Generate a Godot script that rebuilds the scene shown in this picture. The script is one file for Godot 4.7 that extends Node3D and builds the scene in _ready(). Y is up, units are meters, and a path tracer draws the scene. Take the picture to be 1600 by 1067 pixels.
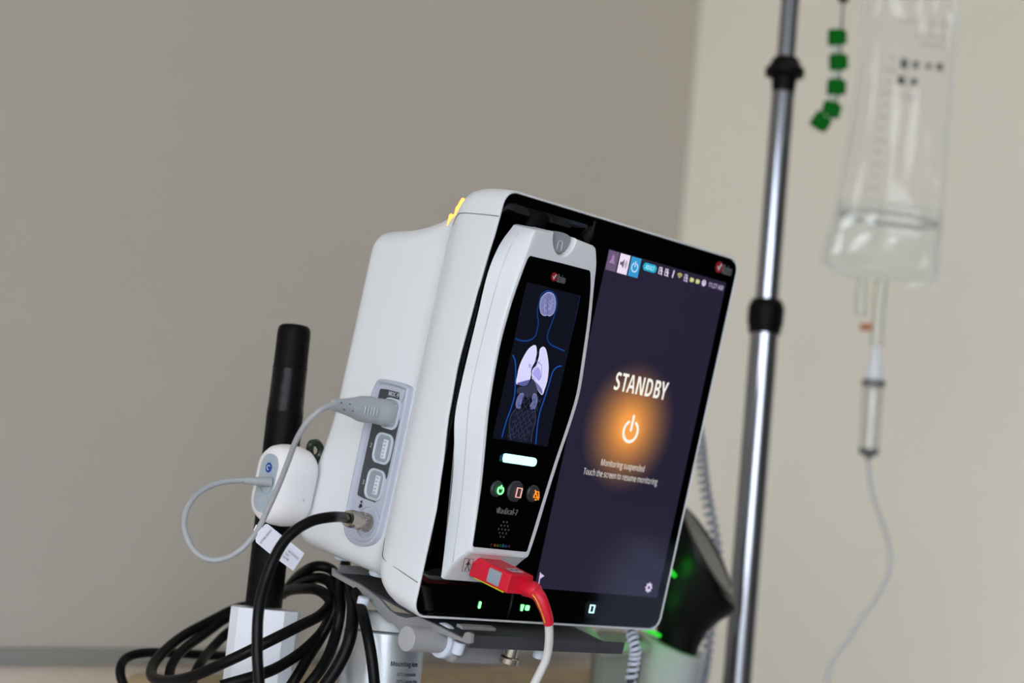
extends Node3D
# A patient monitor with a docked handheld unit on a tilted mount, an infusion pole and bag behind it, two plain walls.

# ------------------------------------------------------------------ mesh building
class MB:
	var v := PackedVector3Array()
	var ix := PackedInt32Array()
	var uv := PackedVector2Array()

	func add(s: Array, xf := Transform3D()) -> MB:
		# s = [points, indices] or [points, indices, uvs] of one closed shell
		var p: PackedVector3Array = s[0]
		var q: PackedInt32Array = s[1]
		var c := Vector3.ZERO
		for a in p: c += a
		c /= maxf(1.0, p.size())
		var vol := 0.0
		for k in range(0, q.size(), 3):
			vol += (p[q[k]] - c).dot((p[q[k + 1]] - c).cross(p[q[k + 2]] - c))
		var flip := vol > 0.0
		if xf.basis.determinant() < 0.0: flip = not flip
		var base := v.size()
		for a in p: v.append(xf * a)
		for k in range(0, q.size(), 3):
			ix.append(base + q[k])
			ix.append(base + (q[k + 2] if flip else q[k + 1]))
			ix.append(base + (q[k + 1] if flip else q[k + 2]))
		if s.size() > 2:
			uv.append_array(s[2])
		else:
			var z := PackedVector2Array()
			z.resize(p.size())
			uv.append_array(z)
		return self

	func mesh(angle := 42.0) -> ArrayMesh:
		var lim := cos(deg_to_rad(angle))
		var n := ix.size() / 3
		var fn := PackedVector3Array()
		var fu := PackedVector3Array()
		fn.resize(n)
		fu.resize(n)
		var at := {}
		var keys: Array[Vector3i] = []
		for p in v: keys.append(Vector3i((p * 100000.0).round()))
		for k in n:
			var a := v[ix[3 * k]]
			var g := (v[ix[3 * k + 2]] - a).cross(v[ix[3 * k + 1]] - a)
			fn[k] = g
			fu[k] = g.normalized()
			for j in 3:
				var key := keys[ix[3 * k + j]]
				if not at.has(key): at[key] = []
				at[key].append(k)
		var ov := PackedVector3Array()
		var on := PackedVector3Array()
		var ou := PackedVector2Array()
		for k in n:
			if fn[k].length_squared() < 1e-24: continue
			for j in 3:
				var i := ix[3 * k + j]
				var s := Vector3.ZERO
				for m in at[keys[i]]:
					if fu[m].dot(fu[k]) > lim: s += fn[m]
				ov.append(v[i])
				on.append(s.normalized() if s.length_squared() > 1e-28 else fu[k])
				ou.append(uv[i])
		var arr := []
		arr.resize(Mesh.ARRAY_MAX)
		arr[Mesh.ARRAY_VERTEX] = ov
		arr[Mesh.ARRAY_NORMAL] = on
		arr[Mesh.ARRAY_TEX_UV] = ou
		var m := ArrayMesh.new()
		m.add_surface_from_arrays(Mesh.PRIMITIVE_TRIANGLES, arr)
		return m


func cap_of(ring: PackedVector3Array, base: int) -> PackedInt32Array:
	var nrm := Vector3.ZERO
	for i in ring.size(): nrm += ring[i].cross(ring[(i + 1) % ring.size()])
	var z := nrm.normalized()
	var x := (ring[ring.size() / 3] - ring[0]).normalized()
	x = (x - z * x.dot(z)).normalized()
	var y := z.cross(x)
	var flat := PackedVector2Array()
	for p in ring: flat.append(Vector2((p - ring[0]).dot(x), (p - ring[0]).dot(y)) * 1000.0)
	var t := Geometry2D.triangulate_polygon(flat)
	var out := PackedInt32Array()
	if t.is_empty():
		for i in range(1, ring.size() - 1): out.append_array([base, base + i, base + i + 1])
		return out
	for i in range(0, t.size(), 3):
		var a := flat[t[i]]
		var turn := (flat[t[i + 1]] - a).cross(flat[t[i + 2]] - a)
		out.append_array([base + t[i], base + t[i + 1], base + t[i + 2]] if turn > 0 else [base + t[i], base + t[i + 2], base + t[i + 1]])
	return out


func loft(rings: Array, caps := true) -> Array:
	# rings: Array of PackedVector3Array, the same number of points each, all turning the same way
	var p := PackedVector3Array()
	var q := PackedInt32Array()
	var n: int = rings[0].size()
	for r in rings: p.append_array(r)
	for k in rings.size() - 1:
		for i in n:
			var j := (i + 1) % n
			var a := k * n + i
			var b := k * n + j
			q.append_array([a, b, b + n, a, b + n, a + n])
	if caps:
		var top := cap_of(rings[0], 0)
		# the first cap looks the other way from the last; find which by comparing with the side quads
		for i in range(0, top.size(), 3): q.append_array([top[i], top[i + 2], top[i + 1]])
		q.append_array(cap_of(rings[-1], (rings.size() - 1) * n))
	return [p, q]


func rrect(xl: float, xr: float, yb: float, yt: float, r: float, z := 0.0, nc := 5, ns := 1) -> PackedVector3Array:
	# rounded rectangle in xy, anticlockwise from the bottom-left of the left side's lower end
	var o := PackedVector3Array()
	var cs := [Vector2(xr - r, yb + r), Vector2(xr - r, yt - r), Vector2(xl + r, yt - r), Vector2(xl + r, yb + r)]
	for c in 4:
		for i in nc + 1:
			var a := -PI / 2 + c * PI / 2 + PI / 2 * i / nc
			o.append(Vector3(cs[c].x + r * cos(a), cs[c].y + r * sin(a), z))
		var last := o[-1]
		var nx: Vector2 = cs[(c + 1) % 4]
		var b := -PI / 2 + ((c + 1) % 4) * PI / 2
		var first := Vector3(nx.x + r * cos(b), nx.y + r * sin(b), z)
		for i in range(1, ns): o.append(last.lerp(first, float(i) / ns))
	return o


func box(sx: float, sy: float, sz: float, r := 0.001, corner := -1.0) -> Array:
	# rounded box round the origin; corner: radius of the corners in xy
	var c := corner if corner >= 0.0 else r
	var rs := []
	for k in [[0.0, 1.0], [0.29, 0.29], [1.0, 0.0]]:
		rs.append(rrect(-sx / 2 + r * k[1], sx / 2 - r * k[1], -sy / 2 + r * k[1], sy / 2 - r * k[1], maxf(c - r * k[1], 0.0002), -sz / 2 + r * k[0]))
	for k in [[1.0, 0.0], [0.29, 0.29], [0.0, 1.0]]:
		rs.append(rrect(-sx / 2 + r * k[1], sx / 2 - r * k[1], -sy / 2 + r * k[1], sy / 2 - r * k[1], maxf(c - r * k[1], 0.0002), sz / 2 - r * k[0]))
	return loft(rs)


func spline(pts: Array, per := 8, closed := false) -> Array:
	var out := []
	var n := pts.size()
	for i in (n if closed else n - 1):
		var a = pts[(i - 1 + n) % n] if closed else pts[maxi(i - 1, 0)]
		var b = pts[i]
		var c = pts[(i + 1) % n]
		var d = pts[(i + 2) % n] if closed else pts[mini(i + 2, n - 1)]
		for k in per: out.append(b.cubic_interpolate(c, a, d, float(k) / per))
	if not closed: out.append(pts[-1])
	return out


func tube(path: Array, radius, sides := 10, closed := false) -> Array:
	# radius: a number, or one number for each point
	var rings := []
	var n := path.size()
	var up := Vector3.UP
	var t0: Vector3 = (path[1] - path[0]).normalized()
	if absf(t0.dot(up)) > 0.9: up = Vector3.RIGHT
	var x := t0.cross(up).normalized()
	for i in n:
		var t: Vector3 = (path[mini(i + 1, n - 1)] - path[maxi(i - 1, 0)]).normalized()
		if closed: t = (path[(i + 1) % n] - path[(i - 1 + n) % n]).normalized()
		x = (x - t * x.dot(t)).normalized()
		var y := t.cross(x)
		var r: float = radius if radius is float else radius[i]
		var ring := PackedVector3Array()
		for k in sides:
			var a := TAU * k / sides
			ring.append(path[i] + (x * cos(a) + y * sin(a)) * r)
		rings.append(ring)
	if closed: rings.append(rings[0])
	return loft(rings, not closed)


func lathe(profile: Array, sides := 32) -> Array:
	# profile: Vector2(radius, height) from bottom to top, round the y axis
	var rings := []
	for p in profile:
		var ring := PackedVector3Array()
		for k in sides:
			var a := -TAU * k / sides
			ring.append(Vector3(maxf(p.x, 0.00005) * cos(a), p.y, maxf(p.x, 0.00005) * sin(a)))
		rings.append(ring)
	return loft(rings)


func prism(poly: PackedVector2Array, z0: float, z1: float, bevel := 0.0) -> Array:
	var a := poly
	var b := poly
	if bevel > 0.0:
		b = inset(poly, bevel)
	var rs := []
	rs.append(at_z(b, z0))
	if bevel > 0.0:
		rs.append(at_z(inset(poly, bevel * 0.29), z0 + bevel * 0.29))
		rs.append(at_z(a, z0 + bevel))
		rs.append(at_z(a, z1 - bevel))
		rs.append(at_z(inset(poly, bevel * 0.29), z1 - bevel * 0.29))
	rs.append(at_z(b, z1))
	return loft(rs)


func at_z(poly: PackedVector2Array, z: float) -> PackedVector3Array:
	var o := PackedVector3Array()
	for p in poly: o.append(Vector3(p.x, p.y, z))
	return o


func inset(poly: PackedVector2Array, d: float) -> PackedVector2Array:
	var o := PackedVector2Array()
	var n := poly.size()
	var area := 0.0
	for i in n: area += poly[i].cross(poly[(i + 1) % n])
	var s := 1.0 if area > 0 else -1.0
	for i in n:
		var e0 := (poly[i] - poly[(i - 1 + n) % n]).normalized()
		var e1 := (poly[(i + 1) % n] - poly[i]).normalized()
		var n0 := Vector2(-e0.y, e0.x) * s
		var n1 := Vector2(-e1.y, e1.x) * s
		var m := n0 + n1
		o.append(poly[i] + m * (d / maxf(0.35, m.dot(n0))))
	return o


func rounded(poly: PackedVector2Array, times := 2) -> PackedVector2Array:
	var p := poly
	for k in times:
		var o := PackedVector2Array()
		for i in p.size():
			var b := p[(i + 1) % p.size()]
			o.append(p[i].lerp(b, 0.25))
			o.append(p[i].lerp(b, 0.75))
		p = o
	return p


func plate(x0: float, x1: float, y0: float, y1: float, z: float, thick: float, r: float) -> Array:
	# a thin rounded slab whose front carries texture coordinates
	var f := rrect(x0, x1, y0, y1, r, z)
	var b := rrect(x0, x1, y0, y1, r, z - thick)
	var s := loft([b, f])
	var u := PackedVector2Array()
	for p in s[0]: u.append(Vector2((p.x - x0) / (x1 - x0), 1.0 - (p.y - y0) / (y1 - y0)))
	return [s[0], s[1], u]


# ------------------------------------------------------------------ scene helpers
var used := {}

func numbered(called: String) -> String:
	used[called] = used.get(called, 0) + 1
	return called if used[called] == 1 else "%s_%03d" % [called, used[called] - 1]


func tag(o: Node3D, label: String, category := "", group := "") -> void:
	o.set_meta("label", label)
	if category: o.set_meta("category", category)
	if group: o.set_meta("group", group)


func thing(called: String, label: String, category: String, xf := Transform3D(), group := "") -> Node3D:
	var o := Node3D.new()
	o.name = numbered(called)
	add_child(o)
	o.transform = xf
	tag(o, label, category, group)
	return o


func put(called: String, mesh: Mesh, m: Material, parent: Node3D, xf := Transform3D()) -> MeshInstance3D:
	var o := MeshInstance3D.new()
	o.name = called
	o.mesh = mesh
	o.material_override = m
	o.transform = xf
	parent.add_child(o, true)
	return o


func part(called: String, shells: Array, m: Material, parent: Node3D, angle := 42.0) -> MeshInstance3D:
	# shells: closed shapes, in the parent's own axes
	var b := MB.new()
	for s in shells: b.add(s)
	return put(called, b.mesh(angle), m, parent)


func struct(called: String, shells: Array, m: Material, parent: Node3D = self) -> MeshInstance3D:
	var o := part(called, shells, m, parent)
	if parent == self: o.set_meta("kind", "structure")
	return o


func moved(s: Array, xf: Transform3D) -> Array:
	var p := PackedVector3Array()
	for a in s[0]: p.append(xf * a)
	return [p, s[1], s[2]] if s.size() > 2 else [p, s[1]]


func shift(s: Array, x: float, y: float, z: float) -> Array:
	return moved(s, Transform3D(Basis(), Vector3(x, y, z)))


func along(a: Vector3, b: Vector3) -> Transform3D:
	# y axis from a towards b
	var y := (b - a).normalized()
	var h := Vector3.UP if absf(y.y) < 0.9 else Vector3.RIGHT
	var x := h.cross(y).normalized()
	return Transform3D(Basis(x, y, x.cross(y)), a)


func own(t: Node3D, pts: Array) -> Array:
	# world points in the axes of a thing
	var inv := t.transform.affine_inverse()
	var o := []
	for p in pts: o.append(inv * p)
	return o


func mat(c: Color, rough: float, metal := 0.0, spec := 0.5) -> StandardMaterial3D:
	var m := StandardMaterial3D.new()
	m.albedo_color = c
	m.roughness = rough
	m.metallic = metal
	m.metallic_specular = spec
	return m


func grainy(m: StandardMaterial3D, scale: float, height: float, freq := 0.08, seed := 1) -> StandardMaterial3D:
	# fine relief of moulded plastic, paint or cast metal
	var t := NoiseTexture2D.new()
	t.width = 256
	t.height = 256
	t.seamless = true
	t.noise = FastNoiseLite.new()
	t.noise.seed = seed
	t.noise.frequency = freq
	t.noise.fractal_octaves = 4
	m.heightmap_enabled = true
	m.heightmap_texture = t
	m.heightmap_scale = height
	m.uv1_triplanar = true
	m.uv1_scale = Vector3.ONE * scale
	return m


func mottled(m: StandardMaterial3D, lo: Color, hi: Color, scale: float, freq := 0.02, seed := 3) -> StandardMaterial3D:
	var t := NoiseTexture2D.new()
	t.width = 512
	t.height = 512
	t.seamless = true
	t.noise = FastNoiseLite.new()
	t.noise.seed = seed
	t.noise.frequency = freq
	t.noise.fractal_octaves = 5
	var g := Gradient.new()
	g.set_color(0, lo)
	g.set_color(1, hi)
	t.color_ramp = g
	m.albedo_color = Color.WHITE
	m.albedo_texture = t
	m.uv1_triplanar = true
	m.uv1_scale = Vector3.ONE * scale
	return m


func glow(c: Color, energy := 1.0) -> StandardMaterial3D:
	var m := mat(Color(0.02, 0.02, 0.02), 0.3)
	m.emission_enabled = true
	m.emission = c
	m.emission_energy_multiplier = energy * GLOW
	return m


func lettering(s: String, bold := false) -> TextMesh:
	var t := TextMesh.new()
	var f := SystemFont.new()
	f.font_names = PackedStringArray(["Droid Sans"])
	if bold: f.font_weight = 700
	t.font = f
	t.text = s
	t.font_size = 32
	t.pixel_size = 0.01
	t.depth = 0.02
	t.curve_step = 1.0
	return t


func write(called: String, s: String, m: Material, parent: Node3D, x0: float, x1: float, y0: float, y1: float, frame: Transform3D, thick := 0.0003, bold := false) -> MeshInstance3D:
	# lettering whose ink fills the box x0..x1, y0..y1 of the frame's xy plane
	var t := lettering(s, bold)
	var b := t.get_aabb()
	var sc := Vector3((x1 - x0) / b.size.x, (y1 - y0) / b.size.y, thick / b.size.z)
	var c := b.get_center()
	var xf := frame * Transform3D(Basis.from_scale(sc), Vector3((x0 + x1) / 2 - c.x * sc.x, (y0 + y1) / 2 - c.y * sc.y, 0))
	return put(called, t, m, parent, xf)


func arc(c: Vector2, r: float, a0: float, a1: float, n := 16) -> Array:
	var o := []
	for i in n + 1: o.append(c + Vector2(cos(lerpf(a0, a1, float(i) / n)), sin(lerpf(a0, a1, float(i) / n))) * r)
	return o


func flat3(pts: Array, z: float) -> Array:
	var o := []
	for p in pts: o.append(Vector3(p.x, p.y, z))
	return o


# ------------------------------------------------------------------ pictures on the two screens
class Canvas:
	var w: int
	var h: int
	var d := PackedFloat32Array()

	func _init(ww: int, hh: int, c: Color) -> void:
		w = ww
		h = hh
		d.resize(w * h * 3)
		for i in w * h:
			d[3 * i] = c.r
			d[3 * i + 1] = c.g
			d[3 * i + 2] = c.b

	func dot(x: int, y: int, c: Color, a: float) -> void:
		if x < 0 or y < 0 or x >= w or y >= h or a <= 0.0: return
		var i := 3 * (y * w + x)
		d[i] = lerpf(d[i], c.r, a)
		d[i + 1] = lerpf(d[i + 1], c.g, a)
		d[i + 2] = lerpf(d[i + 2], c.b, a)

	func fill(poly: Array, c: Color, a := 1.0) -> void:
		var p := PackedVector2Array()
		var r := Rect2(poly[0], Vector2.ZERO)
		for q in poly:
			p.append(q)
			r = r.expand(q)
		for y in range(floori(r.position.y), ceili(r.end.y) + 1):
			for x in range(floori(r.position.x), ceili(r.end.x) + 1):
				var k := 0
				for s in 4:
					if Geometry2D.is_point_in_polygon(Vector2(x + 0.25 + 0.5 * (s % 2), y + 0.25 + 0.5 * (s / 2)), p): k += 1
				dot(x, y, c, a * k / 4.0)

	func line(pts: Array, width: float, c: Color, a := 1.0, soft := 0.7) -> void:
		var seen := {}
		for i in pts.size() - 1:
			var p: Vector2 = pts[i]
			var q: Vector2 = pts[i + 1]
			var m := width / 2 + soft + 1
			for y in range(floori(minf(p.y, q.y) - m), ceili(maxf(p.y, q.y) + m)):
				for x in range(floori(minf(p.x, q.x) - m), ceili(maxf(p.x, q.x) + m)):
					var e := Vector2(x + 0.5, y + 0.5)
					var g := e.distance_to(Geometry2D.get_closest_point_to_segment(e, p, q))
					var k := clampf((width / 2 + soft / 2 - g) / soft, 0.0, 1.0)
					var key := y * 4096 + x
					if k > seen.get(key, 0.0): seen[key] = k
		for key in seen: dot(key % 4096, key / 4096, c, a * seen[key])

	func text(t: TextMesh, x0: float, x1: float, y0: float, y1: float, c: Color, a := 1.0) -> void:
		var ar := t.get_mesh_arrays()
		var b := t.get_aabb()
		var vs: PackedVector3Array = ar[Mesh.ARRAY_VERTEX]
		var q: PackedInt32Array = ar[Mesh.ARRAY_INDEX] if ar[Mesh.ARRAY_INDEX] != null else PackedInt32Array(range(vs.size()))
		var seen := {}
		for k in range(0, q.size(), 3):
			var p: Array[Vector2] = []
			for j in 3:
				var v := vs[q[k + j]]
				p.append(Vector2(x0 + (v.x - b.position.x) / b.size.x * (x1 - x0), y1 - (v.y - b.position.y) / b.size.y * (y1 - y0)))
			if vs[q[k]].z < b.get_center().z or absf((p[1] - p[0]).cross(p[2] - p[0])) < 1e-5: continue
			for y in range(floori(minf(p[0].y, minf(p[1].y, p[2].y))), ceili(maxf(p[0].y, maxf(p[1].y, p[2].y))) + 1):
				for x in range(floori(minf(p[0].x, minf(p[1].x, p[2].x))), ceili(maxf(p[0].x, maxf(p[1].x, p[2].x))) + 1):
					for s in 9:
						if Geometry2D.point_is_inside_triangle(Vector2(x + (s % 3) / 3.0 + 0.167, y + (s / 3) / 3.0 + 0.167), p[0], p[1], p[2]):
							seen[y * 4096 + x] = seen.get(y * 4096 + x, 0.0) + 0.1112
		for key in seen: dot(key % 4096, key / 4096, c, minf(1.0, seen[key]) * a)

	func done() -> ImageTexture:
		var im := Image.create_empty(w, h, false, Image.FORMAT_RGB8)
		for y in h:
			for x in w:
				var i := 3 * (y * w + x)
				im.set_pixel(x, y, Color(d[i], d[i + 1], d[i + 2]))
		return ImageTexture.create_from_image(im)


func scaled(pts: Array, w: float, h: float) -> Array:
	var o := []
	for p in pts: o.append(Vector2(p.x * w, p.y * h))
	return o


# ------------------------------------------------------------------ the patient monitor
const MW := 0.2371   # width and height of its front
const MH := 0.27

func monitor_frame() -> Transform3D:
	return Transform3D(Basis(Vector3(0.9697, -4.259e-05, 0.2443), Vector3(-0.04183, 0.9852, 0.1662), Vector3(-0.2407, -0.1714, 0.9554)), Vector3(0.9104, 1.0770, -0.6005))


func rim_dip(y: float) -> float:
	# the left edge of the front is scooped back behind the docked unit
	var ys := [0.0, 0.066, 0.09, 0.125, 0.158, 0.2, 0.22, 0.25, 0.27]
	var ds := [0.0, 0.0, 0.0026, 0.0075, 0.0092, 0.0066, 0.0046, 0.0012, 0.0]
	for i in ys.size() - 1:
		if y <= ys[i + 1]: return lerpf(ds[i], ds[i + 1], smoothstep(0.0, 1.0, clampf((y - ys[i]) / (ys[i + 1] - ys[i]), 0.0, 1.0)) * 0.5 + 0.5 * clampf((y - ys[i]) / (ys[i + 1] - ys[i]), 0.0, 1.0))
	return 0.0


func dock_depth(x: float, y: float) -> float:
	var d := rim_dip(y) * (1.0 - smoothstep(0.0, 0.05, x))
	var wy := smoothstep(0.02, 0.036, y) * (1.0 - smoothstep(0.246, 0.266, y))
	var wx := smoothstep(-0.004, 0.012, x) * (1.0 - smoothstep(0.078, 0.0821, x))
	return maxf(d, 0.016 * wy * wx)


func side_step(z: float) -> float:
	# how far the left side lies inside the front's edge, by depth: a shallow neck behind the bezel
	var zs := [0.0, -0.031, -0.037, -0.042, -0.047, -0.052, -0.058, -0.066, -0.076, -0.14]
	var ds := [-0.0021, -0.002, -0.0012, 0.001, 0.0037, 0.0052, 0.0052, 0.0042, 0.0033, 0.003]
	for i in zs.size() - 1:
		if z >= zs[i + 1]: return lerpf(ds[i], ds[i + 1], clampf((z - zs[i]) / (zs[i + 1] - zs[i]), 0.0, 1.0))
	return 0.004


func housing_shape() -> Array:
	# z, inset of the sides, bottom, top, corner radius
	var rows := [
		[-0.026, 0.004, 0.004, 0.266, 0.008], [-0.0012, 0.0, 0.0, 0.27, 0.0085], [0.0003, -0.0004, -0.0005, 0.2706, 0.009], [0.0004, -0.0013, -0.0014, 0.2714, 0.0098],
		[-0.0008, -0.002, -0.002, 0.272, 0.011], [-0.009, -0.0022, -0.0012, 0.2721, 0.012], [-0.022, -0.0022, 0.0, 0.2717, 0.0125], [-0.031, -0.002, 0.0026, 0.2705, 0.013],
		[-0.037, -0.0012, 0.0055, 0.269, 0.0135], [-0.042, 0.001, 0.0088, 0.2668, 0.014], [-0.047, 0.0037, 0.0103, 0.263, 0.0145], [-0.052, 0.0052, 0.0109, 0.2583, 0.015],
		[-0.058, 0.0052, 0.0114, 0.2532, 0.015], [-0.066, 0.0042, 0.0118, 0.2478, 0.0145], [-0.076, 0.0033, 0.0124, 0.2432, 0.014], [-0.088, 0.003, 0.0129, 0.2392, 0.013],
		[-0.1, 0.003, 0.0132, 0.2367, 0.013], [-0.113, 0.003, 0.0134, 0.235, 0.013], [-0.12, 0.0035, 0.0138, 0.2337, 0.013], [-0.1235, 0.005, 0.0152, 0.2318, 0.013],
		[-0.1252, 0.0075, 0.0175, 0.229, 0.012], [-0.126, 0.0115, 0.0215, 0.2245, 0.011]]
	var rs := []
	for r in rows:
		var ring := rrect(r[1], MW - r[1], r[2], r[3], r[4], r[0], 6, 26)
		for i in ring.size():
			var p := ring[i]
			if r[0] > -0.03 and r[0] < 0.01 and r[0] > -0.0255:
				p.z -= rim_dip(p.y) * (1.0 - smoothstep(0.0, 0.03, p.x)) * (1.0 - smoothstep(0.002, 0.03, -r[0]))
			if r[0] < -0.07:
				p.z -= smoothstep(0.115, 0.03, p.y) * 0.0125 * clampf((-0.07 - r[0]) / 0.05, 0.0, 1.0)
			ring[i] = p
		rs.append(ring)
	return loft(rs)


func front_panel(x0: float, x1: float, nx: int, r0: float, r1: float) -> Array:
	# a slice of the glossy black front between x0 and x1; r0, r1: corner radius at its left and right ends
	var front := PackedVector3Array()
	var q := PackedInt32Array()
	var ny := 90
	for j in ny + 1:
		var s := float(j) / ny
		var y := MH * (s - 0.045 * sin(TAU * s))
		var e := minf(y, MH - y)
		var a := x0 + (r0 - sqrt(maxf(0.0, r0 * r0 - pow(r0 - e, 2))) if e < r0 else 0.0)
		var b := x1 - (r1 - sqrt(maxf(0.0, r1 * r1 - pow(r1 - e, 2))) if e < r1 else 0.0)
		for i in nx + 1:
			var x := lerpf(a, b, float(i) / nx)
			front.append(Vector3(x, y, -dock_depth(x, y)))
	var n := front.size()
	for k in n: front.append(front[k] - Vector3(0, 0, 0.0016))
	var w := nx + 1
	for j in ny:
		for i in nx:
			var a := j * w + i
			q.append_array([a, a + 1, a + w + 1, a, a + w + 1, a + w, n + a, n + a + w + 1, n + a + 1, n + a, n + a + w, n + a + w + 1])
	for j in ny:
		var a := j * w
		q.append_array([a, a + w, n + a + w, a, n + a + w, n + a])
		a = j * w + nx
		q.append_array([a, n + a + w, a + w, a, n + a, n + a + w])
	for i in nx:
		q.append_array([i, n + i + 1, i + 1, i, n + i, n + i + 1])
		var a := ny * w + i
		q.append_array([a, a + 1, n + a + 1, a, n + a + 1, n + a])
	return [front, q]


func port_ring(cy: float, cz: float, sy: float, sz: float, r: float) -> PackedVector2Array:
	var o := PackedVector2Array()
	for p in rrect(cz - sz / 2, cz + sz / 2, cy - sy / 2, cy + sy / 2, r): o.append(Vector2(p.x, p.y))
	return o


func side_frame(x: float) -> Transform3D:
	# a frame on the monitor's left side: its x runs along the monitor's z, its y up, its z out of the side
	return Transform3D(Basis(Vector3(0, 0, 1), Vector3(0, 1, 0), Vector3(-1, 0, 0)), Vector3(x, 0, 0))


func screen_picture() -> ImageTexture:
	var W := 512
	var H := 932
	var x0 := 0.1015
	var sx := W / 0.127
	var sy := H / 0.2305
	var c := Canvas.new(W, H, Color(0.155, 0.14, 0.215))
	var gc := Vector2((0.159 - x0) * sx, (0.253 - 0.139) * sy)
	for y in H:
		for x in W:
			var e := Vector2((x - gc.x) / sx, (y - gc.y) / sy).length() / 0.047
			var k := pow(clampf(1.0 - e, 0.0, 1.0), 1.15)
			c.dot(x, y, Color(0.98, 0.63, 0.3), clampf(k * 1.25, 0.0, 1.0))
	var P := func(x: float, y: float) -> Vector2: return Vector2((x - x0) * sx, (0.253 - y) * sy)
	var white := Color(0.98, 0.97, 0.93)
	var put_text := func(s: String, xa: float, xb: float, ya: float, yb: float, col: Color, bold: bool) -> void:
		var a: Vector2 = P.call(xa, yb)
		var b: Vector2 = P.call(xb, ya)
		c.text(lettering(s, bold), a.x, b.x, a.y, b.y, col)
	put_text.call("STANDBY", 0.1352, 0.1909, 0.162, 0.1745, white, true)
	put_text.call("Monitoring suspended", 0.1392, 0.1846, 0.1085, 0.1145, white, false)
	put_text.call("Touch the screen to resume monitoring", 0.1238, 0.2013, 0.1008, 0.1068, white, false)
	var pc: Vector2 = P.call(0.1618, 0.1362)
	c.line(arc(pc, 0.0072 * sx, -PI / 2 + 0.55, 1.5 * PI - 0.55, 30), 9.5, white)
	c.line([pc + Vector2(0, -0.0105 * sy), pc + Vector2(0, -0.001 * sy)], 9.5, white)
	# the bar of small signs along the top
	var tile := func(xa: float, xb: float, col: Color) -> void:
		var a: Vector2 = P.call(xa, 0.2525)
		var b: Vector2 = P.call(xb, 0.2392)
		c.fill([a, Vector2(b.x, a.y), b, Vector2(a.x, b.y)], col)
	tile.call(0.1017, 0.112, Color(0.42, 0.35, 0.47))
	tile.call(0.1133, 0.1235, Color(0.93, 0.88, 0.96))
	tile.call(0.1247, 0.1349, Color(0.22, 0.6, 0.82))
	var b0: Vector2 = P.call(0.1069, 0.2462)
	c.fill([b0 + Vector2(0, -17), b0 + Vector2(5, -12), b0 + Vector2(6, -2), b0 + Vector2(12, 8), b0 + Vector2(-12, 8), b0 + Vector2(-6, -2), b0 + Vector2(-5, -12)], Color(0.62, 0.5, 0.68))
	var b1: Vector2 = P.call(0.118, 0.246)
	c.fill([b1 + Vector2(-13, -4), b1 + Vector2(-6, -4), b1 + Vector2(2, -13), b1 + Vector2(2, 13), b1 + Vector2(-6, 4), b1 + Vector2(-13, 4)], Color(0.4, 0.36, 0.46))
	for k in 3: c.line(arc(b1 + Vector2(2, 0), 5.0 + 4 * k, -0.9, 0.9, 8), 1.8, Color(0.45, 0.4, 0.5))
	var b2: Vector2 = P.call(0.1298, 0.2457)
	c.line(arc(b2, 12, -PI / 2 + 0.5, 1.5 * PI - 0.5, 20), 3.4, Color(0.85, 0.92, 1))
	c.line([b2 + Vector2(0, -16), b2 + Vector2(0, -2)], 3.4, Color(0.85, 0.92, 1))
	var a0: Vector2 = P.call(0.139, 0.2483)
	var a1: Vector2 = P.call(0.1508, 0.2483)
	c.line([a0 + Vector2(6, 0), a1 - Vector2(6, 0)], 22, Color(0.16, 0.68, 0.8))
	put_text.call("ADULT", 0.1402, 0.1496, 0.2468, 0.2498, Color(0.75, 0.95, 1), true)
	for q in [[0.1565, Color(0.9, 0.85, 0.95)], [0.163, Color(0.9, 0.85, 0.95)], [0.1841, Color(0.8, 0.75, 0.9)]]:
		var g: Vector2 = P.call(q[0], 0.2483)
		c.line([g + Vector2(-7, -9), g + Vector2(4, -9), g + Vector2(4, 8), g + Vector2(-7, 8), g + Vector2(-7, -9)], 3, q[1])
		c.line([g + Vector2(-4, 0), g + Vector2(8, 0)], 3, q[1])
		c.line([g + Vector2(0, -5), g + Vector2(7, 9)], 4, q[1])
	var g0: Vector2 = P.call(0.17, 0.2486)
	c.line([g0 + Vector2(-1, 9), g0 + Vector2(1, -9)], 5, Color(0.9, 0.85, 0.97))
	var g1: Vector2 = P.call(0.177, 0.2485)
	for k in 3: c.line(arc(g1 + Vector2(0, 6), 3.0 + 5 * k, -2.4, -0.74, 8), 3, Color(0.85, 0.8, 0.45))
	for q in [0.1906, 0.1971]:
		var g: Vector2 = P.call(q, 0.2482)
		c.fill([g + Vector2(-8, -6), g + Vector2(7, -6), g + Vector2(7, 6), g + Vector2(-8, 6)], Color(0.82, 0.84, 0.55))
		c.fill([g + Vector2(7, -3), g + Vector2(10, -3), g + Vector2(10, 3), g + Vector2(7, 3)], Color(0.82, 0.84, 0.55))
	var g2: Vector2 = P.call(0.2042, 0.2484)
	c.fill(arc(g2, 9.5, 0, TAU, 20), Color(0.85, 0.78, 0.92))
	c.line([g2, g2 + Vector2(0, -7)], 2, Color(0.3, 0.25, 0.4))
	put_text.call("11:27 AM", 0.2095, 0.2262, 0.2468, 0.2502, Color(0.8, 0.72, 0.86), true)
	# flag and cog along the bottom, faint lettering
	var fl: Vector2 = P.call(0.1048, 0.0292)
	c.line([fl + Vector2(-4, -15), fl + Vector2(-1, 15)], 4, Color(0.86, 0.76, 0.92))
	c.fill([fl + Vector2(-4, -15), fl + Vector2(14, -8), fl + Vector2(-2, 2)], Color(0.86, 0.76, 0.92))
	var cg: Vector2 = P.call(0.2171, 0.0292)
	c.line(arc(cg, 8.5, 0, TAU, 24), 6.5, Color(0.88, 0.82, 0.95))
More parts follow.
